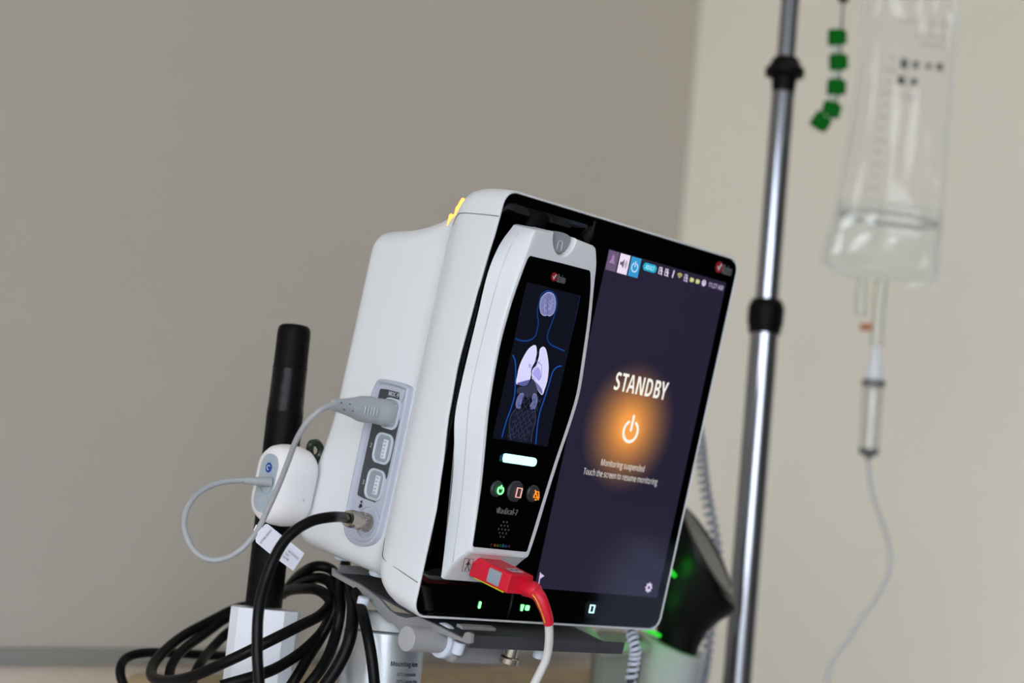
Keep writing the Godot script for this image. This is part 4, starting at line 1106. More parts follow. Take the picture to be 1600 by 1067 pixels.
func build_scanner(m: Dictionary) -> void:
	var t := thing("barcode_scanner", "black hand scanner with a green light standing behind the monitor's right edge", "scanner", Transform3D(Basis(), Vector3(1.3145, 1.0579, -0.6052)))
	var rows := [[Vector3(1.3150, 1.0473, -0.6068), Vector3(0.007717, -0.002291, 0.01226), Vector3(0.01275, 0.001823, -0.007684)], [Vector3(1.3137, 1.0631, -0.6053), Vector3(0.009468, -0.003031, 0.01499), Vector3(0.0136, 0.001944, -0.008197)], [Vector3(1.3127, 1.0763, -0.6037), Vector3(0.0122, -0.003051, 0.01952), Vector3(0.0153, 0.002188, -0.009221)], [Vector3(1.3127, 1.0870, -0.6012), Vector3(0.01596, -0.004481, 0.02543), Vector3(0.0187, 0.002674, -0.01127)], [Vector3(1.3131, 1.1005, -0.5974), Vector3(0.01974, -0.01126, 0.03009), Vector3(0.0221, 0.00316, -0.01332)], [Vector3(1.3130, 1.1133, -0.5945), Vector3(0.02103, -0.01957, 0.03025), Vector3(0.02419, 0.005592, -0.01319)], [Vector3(1.3133, 1.1235, -0.5915), Vector3(0.01979, -0.02569, 0.02675), Vector3(0.02669, 0.007592, -0.01246)], [Vector3(1.3137, 1.1316, -0.589), Vector3(0.01787, -0.03086, 0.02233), Vector3(0.02858, 0.00855, -0.01105)], [Vector3(1.3141, 1.1359, -0.5873), Vector3(0.01668, -0.03376, 0.01967), Vector3(0.02934, 0.008821, -0.009735)], [Vector3(1.3145, 1.1376, -0.5862), Vector3(0.01598, -0.03362, 0.01854), Vector3(0.02892, 0.008495, -0.009519)]]
	var rings := []
	for r in rows:
		var ring := PackedVector3Array()
		for k in 40: ring.append(r[0] - t.position + r[1] * cos(TAU * k / 40) + r[2] * sin(TAU * k / 40))
		rings.append(ring)
	part("body", [loft(rings)], m.scanner_black, t)
	var face := []
	for k in [[1.0, -0.002], [1.0, 0.0006], [0.9, 0.0016], [0.86, 0.0008], [0.8, 0.0002]]:
		var ring := PackedVector3Array()
		var r: Array = rows[-1]
		var n: Vector3 = r[1].cross(r[2]).normalized()
		if n.dot(r[0] - rows[0][0]) < 0: n = -n
		for j in 40: ring.append(r[0] - t.position + n * k[1] + (r[1] * cos(TAU * j / 40) + r[2] * sin(TAU * j / 40)) * (k[0] * 0.985))
		face.append(ring)
	part("window", [loft(face)], m.scanner_window, t)
	var lp: Vector3 = Vector3(1.2682, 1.1182, -0.5954)
	part("status_lamp", [moved(box(0.011, 0.003, 0.003, 0.0012), Transform3D(Basis(Vector3(0.5038, 0.09485, 0.8586), Vector3(-0.1529, 0.988, -0.01941), Vector3(-0.8502, -0.1215, 0.5123)).rotated(Vector3(-0.8502, -0.1215, 0.5123), -0.9), lp - t.position))], m.green_soft, t)
	var l := OmniLight3D.new()
	l.name = "status_light"
	l.light_color = Color(0.05, 1, 0.15)
	l.light_energy = 0.003
	l.light_size = 0.006
	l.omni_range = 4.0
	l.omni_attenuation = 2.0
	l.shadow_enabled = true
	t.add_child(l)
	l.position = Vector3(1.2503, 1.1118, -0.5915) - t.position
	var lp2: Vector3 = Vector3(1.2659, 1.0710, -0.6143)
	part("base_lamp", [moved(box(0.03, 0.003, 0.003, 0.0012), Transform3D(Basis(Vector3(0.5038, 0.09485, 0.8586), Vector3(-0.1529, 0.988, -0.01941), Vector3(-0.8502, -0.1215, 0.5123)).rotated(Vector3(-0.8502, -0.1215, 0.5123), -0.42), lp2 - t.position))], m.green_soft, t)
	var l2 := l.duplicate()
	l2.name = "base_light"
	l2.light_energy = 0.0013
	t.add_child(l2)
	l2.position = Vector3(1.2527, 1.0753, -0.606) - t.position
	# its holder
	var h := thing("scanner_holder", "pale grey holder cup and bent arm carrying the black scanner", "holder", Transform3D(Basis(), Vector3(1.3145, 1.0312, -0.6114)))
	var hr := []
	for r in [[Vector3(1.3186, 0.9571, -0.6222), Vector3(0.01246, -0.003001, 0.01997), Vector3(0.0204, 0.002917, -0.01229)], [Vector3(1.3140, 1.0274, -0.6132), Vector3(0.01175, -0.003671, 0.01863), Vector3(0.0204, 0.002917, -0.01229)], [Vector3(1.3120, 1.0543, -0.6101), Vector3(0.01311, -0.007159, 0.02005), Vector3(0.0221, 0.00316, -0.01332)], [Vector3(1.3118, 1.0574, -0.6097), Vector3(0.01345, -0.007628, 0.02051), Vector3(0.02253, 0.003221, -0.01358)], [Vector3(1.3118, 1.0585, -0.6095), Vector3(0.01284, -0.007208, 0.0196), Vector3(0.02125, 0.003038, -0.01281)]]:
		var ring := PackedVector3Array()
		for k in 40:
			var ca := cos(TAU * k / 40)
			var sa := sin(TAU * k / 40)
			ring.append(r[0] - h.position + r[1] * signf(ca) * pow(absf(ca), 0.75) + r[2] * signf(sa) * pow(absf(sa), 0.75))
		hr.append(ring)
	part("cup", [loft(hr)], m.holder_grey, h)
	part("side_rail", [tube(own(h, [Vector3(1.3622, 1.0538, -0.605), Vector3(1.3634, 1.0227, -0.6104), Vector3(1.3655, 0.9654, -0.6204)]), 0.0042, 10)], m.holder_grey, h)
	var arm := own(h, [Vector3(1.2154, 1.0718, -0.6492), Vector3(1.2258, 1.0635, -0.6436), Vector3(1.2437, 1.0503, -0.6366), Vector3(1.2604, 1.0533, -0.6277), Vector3(1.2830, 1.0553, -0.6189)])
	part("arm", [tube(arm, 0.0052, 8)], m.holder_arm, h, 30)
	part("lower_body", [moved(box(0.06, 0.11, 0.05, 0.008), Transform3D(Basis(Vector3(0.5051, 0, 0.8631), Vector3.UP, Vector3(-0.8631, 0, 0.5051)), Vector3(1.3441, 1.0083, -0.6654) - h.position))], m.holder_dark, h)
	part("post", [moved(lathe([Vector2(0.016, -1.0083 + 0.001), Vector2(0.016, -0.05)], 24), Transform3D(Basis(), Vector3(1.3441, 1.0083, -0.6654) - h.position))], m.grey_metal, h)


func coiled(path: Array, turns: int, radius: float, wire: float) -> Array:
	var p := spline(path, 10)
	var out := []
	var n := p.size() - 1
	var steps := turns * 14
	for i in steps + 1:
		var s := float(i) / steps * n
		var k := mini(int(s), n - 1)
		var c: Vector3 = p[k].lerp(p[k + 1], s - k)
		var t: Vector3 = (p[k + 1] - p[k]).normalized()
		var x := t.cross(Vector3.BACK).normalized()
		var y := t.cross(x)
		var a := TAU * turns * i / steps
		out.append(c + (x * cos(a) + y * sin(a)) * radius)
	return tube(out, wire, 8)


func build_cords(m: Dictionary) -> void:
	var a := thing("coiled_cord", "pale coiled cord hanging close below the monitor's lower right corner", "cord", Transform3D(Basis(), Vector3(1.1356, 1.0369, -0.5556)))
	part("coil", [coiled(own(a, [Vector3(1.1362, 1.0812, -0.5637), Vector3(1.1341, 1.0715, -0.5597), Vector3(1.1322, 1.0619, -0.5553), Vector3(1.1334, 1.0528, -0.5555), Vector3(1.1342, 1.0399, -0.5572), Vector3(1.1352, 1.0214, -0.56)]), 14, 0.0033, 0.0015)], m.cord_pale, a)
	part("core", [tube(spline(own(a, [Vector3(1.1362, 1.0812, -0.5637), Vector3(1.1341, 1.0715, -0.5597), Vector3(1.1322, 1.0619, -0.5553), Vector3(1.1334, 1.0528, -0.5555), Vector3(1.1342, 1.0399, -0.5572), Vector3(1.1352, 1.0214, -0.56)]), 5), 0.0024, 10)], m.cord_core, a)
	var b := thing("coiled_cord", "bluish grey coiled cord hanging behind the black scanner", "cord", Transform3D(Basis(), Vector3(1.4514, 1.0221, -0.6402)))
	part("coil", [coiled(own(b, [Vector3(1.3848, 1.2497, -0.6381), Vector3(1.3987, 1.2313, -0.639), Vector3(1.4125, 1.2097, -0.6408), Vector3(1.4230, 1.1850, -0.6389), Vector3(1.4349, 1.1573, -0.6355), Vector3(1.4413, 1.1294, -0.6315), Vector3(1.4451, 1.1009, -0.6319), Vector3(1.4462, 1.0748, -0.6363), Vector3(1.4488, 1.0461, -0.6387), Vector3(1.4503, 1.0231, -0.6417), Vector3(1.4523, 0.9972, -0.6447)]), 38, 0.0039, 0.0017)], m.cord_blue, b)


func build_drip(m: Dictionary) -> void:
	var px := 1.4755
	var pz := -0.6186
	var t := thing("infusion_pole", "tall chrome infusion pole with two black collars beside the monitor", "pole", Transform3D(Basis(), Vector3(px, 0, pz)))
	part("lower_tube", [lathe([Vector2(0.0129, 0.04), Vector2(0.0129, 1.3563)], 40)], m.chrome, t)
	part("middle_tube", [lathe([Vector2(0.0106, 1.3575), Vector2(0.0106, 1.5886)], 40)], m.chrome, t)
	part("upper_tube", [lathe([Vector2(0.0086, 1.5874), Vector2(0.0086, 2.02)], 40)], m.chrome, t)
	var c2 := 1.3587
	part("collar", [lathe([Vector2(0.013, c2 - 0.0155), Vector2(0.0148, c2 - 0.015), Vector2(0.0152, c2 - 0.009), Vector2(0.0165, c2 - 0.006), Vector2(0.0168, c2 + 0.009), Vector2(0.0152, c2 + 0.013), Vector2(0.0135, c2 + 0.0165), Vector2(0.0108, c2 + 0.0168)], 32)], m.black_collar, t)
	var c1 := 1.5936
	part("collar", [lathe([Vector2(0.0108, c1 - 0.0225), Vector2(0.0105, c1 - 0.022), Vector2(0.0118, c1 - 0.008), Vector2(0.0138, c1 - 0.0055), Vector2(0.0182, c1 - 0.004), Vector2(0.0184, c1 + 0.002), Vector2(0.0152, c1 + 0.005), Vector2(0.0138, c1 + 0.0085), Vector2(0.0118, c1 + 0.0125), Vector2(0.0088, c1 + 0.013)], 32)], m.black_collar, t)
	part("hub", [shift(lathe([Vector2(0.011, -0.02), Vector2(0.016, -0.012), Vector2(0.016, 0.012), Vector2(0.009, 0.02)], 24), 0, 2.03, 0)], m.black_collar, t)
	for e in [Vector3(1.6358, 0, -0.5641), Vector3(1.5225, 0, -0.5832), Vector3(px - 0.1, 0, pz - 0.06)]:
		var d: Vector3 = Vector3(e.x - px, 0, e.z - pz)
		part("hook", [tube(spline([Vector3(0, 2.03, 0), d * 0.5 + Vector3(0, 2.02, 0), d + Vector3(0, 1.99, 0), d * 1.12 + Vector3(0, 2.0, 0), d * 1.2 + Vector3(0, 2.03, 0)], 5), 0.003, 10)], m.chrome, t)
	for k in 5: part("base_leg", [moved(shift(box(0.28, 0.022, 0.028, 0.006), 0.14, 0.03, 0), Transform3D(Basis(Vector3.UP, TAU * k / 5), Vector3.ZERO))], m.grey_metal, t)
	for k in 5: part("caster", [moved(lathe([Vector2(0.018, -0.009), Vector2(0.02, -0.006), Vector2(0.02, 0.006), Vector2(0.018, 0.009)], 20), Transform3D(Basis(Vector3(0, 1, 0), Vector3(0, 0, 1), Vector3(1, 0, 0)), Vector3(cos(TAU * k / 5) * 0.27, 0.02, -sin(TAU * k / 5) * 0.27)))], m.black_collar, t)
	# fluid bag: height, centre and half width of each level, in the bag's own upright plane
	var g := thing("infusion_bag", "clear plastic infusion bag a third full, hanging right of the chrome pole", "bag", Transform3D(Basis(Vector3(0.5051, 0, 0.8631), Vector3.UP, Vector3(-0.8631, 0, 0.5051)), Vector3(1.6738, 1.4445, -0.5613)))
	var lv := [[-0.0199, -0.0012, 0.0251], [-0.0144, -0.0062, 0.0438], [-0.0037, -0.0183, 0.0571], [0.0054, -0.0192, 0.0581], [0.0261, -0.0174, 0.0562], [0.0449, -0.0144, 0.0540], [0.0891, -0.0119, 0.0519], [0.1458, -0.0086, 0.0489], [0.2157, -0.0057, 0.0475], [0.2607, -0.0054, 0.0476], [0.2796, -0.0080, 0.0444], [0.3072, -0.0062, 0.0428], [0.3313, -0.0072, 0.0409]]
	var th := [0.001, 0.0035, 0.011, 0.0155, 0.0185, 0.0185, 0.0165, 0.013, 0.0095, 0.0065, 0.005, 0.0022, 0.0008]
	var pillow := func(i0: float, i1: float, n: int, k: float) -> Array:
		var rs := []
		for j in n + 1:
			var s := lerpf(i0, i1, float(j) / n)
			var i := mini(int(s), lv.size() - 2)
			var f := s - i
			var w: float = lerpf(lv[i][2], lv[i + 1][2], f) - k
			var d: float = maxf(lerpf(th[i], th[i + 1], f) - k, 0.0003)
			var ring := PackedVector3Array()
			for q in 80:
				var a := TAU * q / 80
				var ca := cos(a)
				var x: float = w * signf(ca) * pow(absf(ca), 0.8)
				var z := d * signf(sin(a)) * pow(absf(sin(a)), 0.75) * (1.0 + 0.1 * sin(a * 4.0 + 0.6) + 0.05 * sin(a * 9.0 + s * 0.7)) + 0.0006 * sin(s * 3.0 + a * 2.0)
				# standing folds of the half empty upper part
				for e in [[0.033, 0.006, 0.006], [-0.034, 0.003, 0.003], [0.012, 0.003, 0.002]]:
					z += signf(sin(a)) * e[2] * exp(-pow((x - e[0] + 0.0015 * (s - 7.0)) / e[1], 2.0)) * smoothstep(5.4, 7.0, s) * (1.0 - smoothstep(9.5, 11.5, s)) * clampf(absf(sin(a)) * 3.0, 0.0, 1.0)
				ring.append(Vector3(lerpf(lv[i][1], lv[i + 1][1], f) + x, lerpf(lv[i][0], lv[i + 1][0], f), z))
			rs.append(ring)
		return loft(rs)
	part("film", [pillow.call(0.0, 12.0, 48, 0.0)], m.film, g)
	part("fluid", [pillow.call(0.6, 5.4, 24, 0.0011)], m.fluid, g)
	var men := []
	for q in 40:
		var a := TAU * q / 40
		men.append(Vector3(lv[5][1] + (lv[5][2] - 0.0035) * cos(a), lv[5][0] + 0.0035 + 0.003 * sin(a) - 0.002 * cos(a), 0.0145 * sin(a) * (1.0 - 0.25 * absf(cos(a)))))
	part("fluid_level", [tube(men, 0.0022, 8, true)], m.meniscus, g)
	for s in [-1, 1]:
		var e := []
		for j in range(1, 13): e.append(Vector3(lv[j][1] + s * lv[j][2], lv[j][0], 0))
		part("welded_edge", [tube(spline(e, 4), 0.0018, 8)], m.film_edge, g)
	var rng := RandomNumberGenerator.new()
	rng.seed = 11
	for r in [[0.252, -0.02, 0.036, 0.0016], [0.238, -0.002, 0.03, 0.0013], [0.229, 0.004, 0.03, 0.0013], [0.207, -0.012, 0.03, 0.008], [0.189, -0.014, 0.008, 0.009], [0.172, -0.016, 0.006, 0.002]]:
		var x: float = r[1]
		while x < r[2]:
			var wd: float = r[3] * rng.randf_range(0.5, 0.9)
			var hg: float = r[3] * rng.randf_range(0.75, 1.3)
			part("print_mark", [shift(box(wd, hg, 0.0003, 0.0001), x, r[0], 0.0145)], m.print_grey, g)
			x += wd + r[3] * rng.randf_range(0.4, 1.0)
	for k in 14: part("scale_mark", [shift(box(0.006 if k % 2 else 0.011, 0.0012, 0.0003, 0.0001), -0.037 + 0.001 * k, 0.05 + 0.0125 * k, 0.0165 - 0.0004 * k)], m.print_pale, g)
	part("port", [tube([Vector3(-0.03654, -0.01599, 0), Vector3(-0.03682, -0.03049, 0), Vector3(-0.03525, -0.05265, 0)], 0.0052, 14)], m.port_clear, g)
	part("port", [tube([Vector3(-0.01647, -0.0154, 0), Vector3(-0.0176, -0.03654, 0), Vector3(-0.01766, -0.08234, 0)], 0.0062, 14)], m.port_clear, g)
	part("port_cap", [tube([Vector3(-0.02947, -0.06126, 0), Vector3(-0.02902, -0.06776, 0)], 0.0058, 14)], m.port_orange, g)
	part("hanger_tab", [tube(spline([Vector3(-0.02559, 0.3288, 0), Vector3(-0.02603, 0.3745, 0), Vector3(-0.0153, 1.99 - 1.4445, 0), Vector3(-0.007496, 0.3762, 0), Vector3(0.0008032, 0.3313, 0)], 6), 0.0014, 8)], m.film_edge, g)
	# drip chamber and tubing
	var s := thing("infusion_line", "clear drip chamber with white spike and thin tubing below the infusion bag", "tube", Transform3D(Basis(Vector3(0.5051, 0, 0.8631), Vector3.UP, Vector3(-0.8631, 0, 0.5051)), Vector3(1.6738, 1.4445, -0.5613)))
	var d0: Vector3 = Vector3(-0.01766, -0.08234, 0)
	var d1: Vector3 = Vector3(-0.0175, -0.1955, 0)
	var dl := d0.distance_to(d1)
	var sx := along(d0, d1)
	part("spike", [moved(lathe([Vector2(0.0042, 0), Vector2(0.0055, dl * 0.1), Vector2(0.009, dl * 0.24), Vector2(0.0095, dl * 0.3), Vector2(0.008, dl * 0.315)], 24), sx)], m.spike_white, s)
	part("collar", [moved(lathe([Vector2(0.0112, dl * 0.315), Vector2(0.0118, dl * 0.325), Vector2(0.0118, dl * 0.36), Vector2(0.0108, dl * 0.37)], 28), sx)], m.smoke, s)
	part("chamber", [moved(lathe([Vector2(0.0098, dl * 0.371), Vector2(0.0106, dl * 0.41), Vector2(0.0103, dl * 0.7), Vector2(0.0098, dl * 0.925)], 28), sx)], m.chamber, s)
	part("foot", [moved(lathe([Vector2(0.0101, dl * 0.9255), Vector2(0.0104, dl * 0.94), Vector2(0.0092, dl * 0.97), Vector2(0.003, dl), Vector2(0.0022, dl * 1.02)], 28), sx)], m.smoke, s)
	part("tubing", [tube(spline([d1, Vector3(-0.01611, -0.2063, 0), Vector3(-0.01287, -0.2252, 0), Vector3(-0.005024, -0.2462, 0), Vector3(0.004738, -0.2675, 0), Vector3(0.01063, -0.2885, 0), Vector3(0.01024, -0.3107, 0), Vector3(-0.0007699, -0.335, 0), Vector3(-0.01336, -0.3545, 0), Vector3(-0.02448, -0.3762, 0), Vector3(-0.03642, -0.3948, 0), Vector3(-0.04255, -0.4147, 0), Vector3(-0.04459, -0.4472, 0)], 6), 0.0019, 10)], m.line_clear, s)
	# strand of green clips
	var k0 := thing("clip_strand", "short dark cord with bright green plastic clips hanging beside the chrome pole", "strand", Transform3D(Basis(Vector3(0.5038, 0.09485, 0.8586), Vector3(-0.1529, 0.988, -0.01941), Vector3(-0.8502, -0.1215, 0.5123)), Vector3(1.5233, 1.6401, -0.589)))
	part("cord", [tube(spline(own(k0, [Vector3(1.5225, 1.985, -0.5832)] + [Vector3(1.5216, 1.6760, -0.5833), Vector3(1.5238, 1.6577, -0.584), Vector3(1.5260, 1.6393, -0.5847), Vector3(1.5294, 1.6150, -0.5848), Vector3(1.5326, 1.5906, -0.5854), Vector3(1.5330, 1.5732, -0.5887), Vector3(1.5311, 1.5628, -0.5943), Vector3(1.5289, 1.5567, -0.5995)]), 5), 0.0009, 8)], m.cord_dark, k0)
	part("knot", [shift(lathe([Vector2(0.0005, -0.004), Vector2(0.0046, -0.002), Vector2(0.0052, 0.001), Vector2(0.0035, 0.004), Vector2(0.0005, 0.005)], 16), 0.0075, 0.036, 0)], m.cord_dark, k0)
	var clips := [[1306, 58, 0.0], [1308, 97, 0.03], [1305, 136, -0.03], [1297, 171, -0.25], [1281, 189, -0.6]]
	var cp := own(k0, [Vector3(1.5196, 1.6388, -0.5875), Vector3(1.5239, 1.6153, -0.586), Vector3(1.5266, 1.5915, -0.5871), Vector3(1.5275, 1.5698, -0.5909), Vector3(1.5242, 1.5580, -0.5992)])
	for i in 5:
		var cx := Transform3D(Basis(Vector3(0, 0, 1), clips[i][2]), cp[i])
		part("clip", [moved(loft([rrect(-0.0068, 0.0068, -0.0072, 0.0072, 0.002, -0.005), rrect(-0.0074, 0.0074, -0.0078, 0.0078, 0.0022, -0.003), rrect(-0.0074, 0.0074, -0.0078, 0.0078, 0.0022, 0.002), rrect(-0.0062, 0.0062, -0.0064, 0.0064, 0.002, 0.0034)]), cx), moved(shift(box(0.004, 0.013, 0.004, 0.001), 0.0085, 0, -0.001), cx)], m.green_plastic, k0)
		if i < 4: part("bead", [moved(lathe([Vector2(0.0012, -0.004), Vector2(0.0034, -0.002), Vector2(0.0034, 0.002), Vector2(0.0012, 0.004)], 14), Transform3D(Basis(), cp[i].lerp(cp[i + 1], 0.5)))], m.bead_white, k0)


func build_room(m: Dictionary) -> void:
	var L := -1.123
	var R := 2.327
	var slab := func(x0: float, x1: float, y0: float, y1: float, z0: float, z1: float) -> Array:
		return shift(box(x1 - x0, y1 - y0, z1 - z0, 0.0005), (x0 + x1) / 2, (y0 + y1) / 2, (z0 + z1) / 2)
	struct("floor", [slab.call(RX, R + 0.15, -0.15, 0.0, L - 0.15, RZ + 0.15)], m.floor)
	struct("ceiling", [slab.call(RX, R + 0.15, RY, RY + 0.15, L - 0.15, RZ + 0.15)], m.ceiling)
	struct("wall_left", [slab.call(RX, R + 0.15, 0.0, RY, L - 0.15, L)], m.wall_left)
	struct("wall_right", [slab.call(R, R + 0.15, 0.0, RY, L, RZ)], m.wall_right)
	struct("wall_near", [slab.call(RX, R + 0.15, 0.0, RY, RZ, RZ + 0.15)], m.wall_near)
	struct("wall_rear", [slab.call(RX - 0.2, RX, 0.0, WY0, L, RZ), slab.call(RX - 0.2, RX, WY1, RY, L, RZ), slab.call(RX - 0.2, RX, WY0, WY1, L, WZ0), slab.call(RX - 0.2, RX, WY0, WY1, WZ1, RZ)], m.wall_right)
	var xa := RX - 0.16
	var xb := RX - 0.1
	var bars := [slab.call(xa, xb, WY0, WY0 + 0.06, WZ0, WZ1), slab.call(xa, xb, WY1 - 0.06, WY1, WZ0, WZ1)]
	for k in 5:
		var z := lerpf(WZ0 + 0.03, WZ1 - 0.03, k / 4.0)
		bars.append(slab.call(xa, xb, WY0 + 0.06, WY1 - 0.06, z - 0.03, z + 0.03))
	var w := struct("window_1", bars, m.trim_white)
	for k in 4:
		part("pane", [slab.call(xa + 0.027, xa + 0.033, WY0 + 0.06, WY1 - 0.06, lerpf(WZ0 + 0.03, WZ1 - 0.03, k / 4.0) + 0.03, lerpf(WZ0 + 0.03, WZ1 - 0.03, (k + 1) / 4.0) - 0.03)], m.glass, w)
	struct("trim_1", [slab.call(RX, R, 0.9855, 1.0005, L, L + 0.012)], m.rail)
	struct("trim_2", [slab.call(RX, R, 0.0, 0.9855, L, L + 0.006)], m.wainscot)
	# ceiling lamp above the corner
	var lp := thing("ceiling_lamp", "flat white ceiling lamp panel near the corner of the room", "lamp", Transform3D(Basis(), Vector3(1.75, RY, 0.1)))
	part("frame", [shift(box(0.66, 0.04, 1.26, 0.006), 0, -0.021, 0)], m.trim_white, lp)
	part("diffuser", [shift(box(0.6, 0.006, 1.2, 0.002), 0, -0.044, 0)], m.lamp_white, lp)
	var ll := AreaLight3D.new()
	ll.name = "ceiling_light"
	ll.area_size = Vector2(0.6, 1.2)
	ll.light_color = Color(1.0, 0.97, 0.92)
	ll.light_energy = 0.45
	ll.area_range = 10.0
	ll.shadow_enabled = true
	lp.add_child(ll)
	ll.transform = Transform3D(Basis(Vector3.RIGHT, -PI / 2), Vector3(0, -0.055, 0))
	# dark wardrobe and pale cabinet beyond the right edge of the frame, which the black glass reflects
	var wd := thing("wardrobe", "dark wooden wardrobe with four tall doors along the right wall", "wardrobe", Transform3D(Basis(), Vector3(R - 0.31, 0, 1.65)))
	part("carcass", [shift(box(0.58, 2.3, 2.6, 0.006), 0, 1.15, 0)], m.dark_wood, wd)
	for k in 4: part("door", [shift(box(0.02, 2.2, 0.63, 0.004), -0.301, 1.16, -0.975 + 0.65 * k)], m.dark_wood, wd)
	var bc := thing("bedside_cabinet", "low pale blue cabinet beside the dark wardrobe", "cabinet", Transform3D(Basis(), Vector3(R - 0.31, 0, 0.1)))
	part("carcass", [shift(box(0.58, 0.92, 0.44, 0.006), 0, 0.46, 0)], m.slate, bc)
	for k in 2: part("drawer", [shift(box(0.02, 0.42, 0.42, 0.004), -0.301, 0.24 + 0.44 * k, 0)], m.slate, bc)
	# furniture out of focus under the tray
	var h := thing("bed_headboard", "brown wooden headboard out of focus behind and below the mounting tray", "headboard", Transform3D(Basis(), Vector3(1.66, 0, L + 0.09)))
	part("panel", [shift(box(0.5, 0.62, 0.035, 0.008), -0.255, 0.66, 0)], m.wood, h)
	part("panel", [shift(box(0.5, 0.62, 0.035, 0.008), 0.255, 0.66, 0)], m.wood, h)
	part("rail", [shift(box(1.02, 0.025, 0.045, 0.01), 0, 0.9735, 0)], m.wood, h)
	for s in [-1, 1]: part("leg", [shift(box(0.05, 0.36, 0.04, 0.006), 0.46 * s, 0.18, 0)], m.wood, h)


# room: far wall behind the camera and its window, near side wall and its window
const EXPOSURE := 0.29
const GLOW := 1.0 / EXPOSURE   # what a lamp or screen gives off to look as bright as the photograph shows it
const RX := -3.5
const RY := 3.0
const RZ := 5.2
const WZ0 := -0.8
const WZ1 := 4.6
const WY0 := 0.1
const WY1 := 2.85

func daylight(size: Vector2, xf: Transform3D, energy: float) -> void:
	var day := AreaLight3D.new()
	day.name = "window_daylight"
	day.area_size = size
	day.light_color = Color(0.955, 0.976, 0.997)
	day.light_energy = energy
	day.area_range = 14.0
	day.shadow_enabled = true
	add_child(day, true)
	day.transform = xf


func _ready() -> void:
	# camera
	var cam := Camera3D.new()
	cam.name = "camera"
	add_child(cam)
	cam.transform = Transform3D(Basis(Vector3(0.5038, 0.09485, 0.8586), Vector3(-0.1529, 0.988, -0.01941), Vector3(-0.8502, -0.1215, 0.5123)).orthonormalized(), Vector3(0, 1.12, 0))
	var lens := CameraAttributesPhysical.new()
	lens.frustum_focal_length = 60.7310
	lens.frustum_focus_distance = 1.115
	lens.exposure_aperture = 4.1
	lens.frustum_near = 0.05
	lens.frustum_far = 60.0
	cam.attributes = lens
	cam.fov = 22.3545
	cam.near = 0.05
	cam.far = 60.0
	cam.current = true
	# sky and exposure
	var we := WorldEnvironment.new()
	we.name = "environment"
	add_child(we)
	var env := Environment.new()
	env.background_mode = Environment.BG_SKY
	var sky := Sky.new()
	var sm := ProceduralSkyMaterial.new()
	sm.sky_top_color = Color(0.78, 0.82, 0.9)
	sm.sky_horizon_color = Color(0.9, 0.91, 0.93)
	sm.ground_bottom_color = Color(0.36, 0.37, 0.36)
	sm.ground_horizon_color = Color(0.7, 0.72, 0.74)
	sm.sky_energy_multiplier = 4.0
	sm.ground_energy_multiplier = 2.0
	sky.sky_material = sm
	env.sky = sky
	env.tonemap_mode = Environment.TONE_MAPPER_LINEAR
	env.tonemap_exposure = EXPOSURE
	env.sdfgi_enabled = true
	env.ssao_enabled = true
	env.ssil_enabled = true
	we.environment = env
	# daylight through the window wall behind the camera
	daylight(Vector2(WZ1 - WZ0 - 0.15, WY1 - WY0 - 0.15), Transform3D(Basis(Vector3.UP, -PI / 2), Vector3(RX - 0.05, (WY0 + WY1) / 2, (WZ0 + WZ1) / 2)), 23.0)
	var m := materials()
	build_room(m)
	build_monitor(m)
	build_handheld(m)
	build_sensor_cable(m)
	build_pole(m)
	build_module(m)
	build_module_cable(m)
	build_hose(m)
	build_coil(m)
	build_mount(m)
	build_scanner(m)
	build_cords(m)
	build_drip(m)


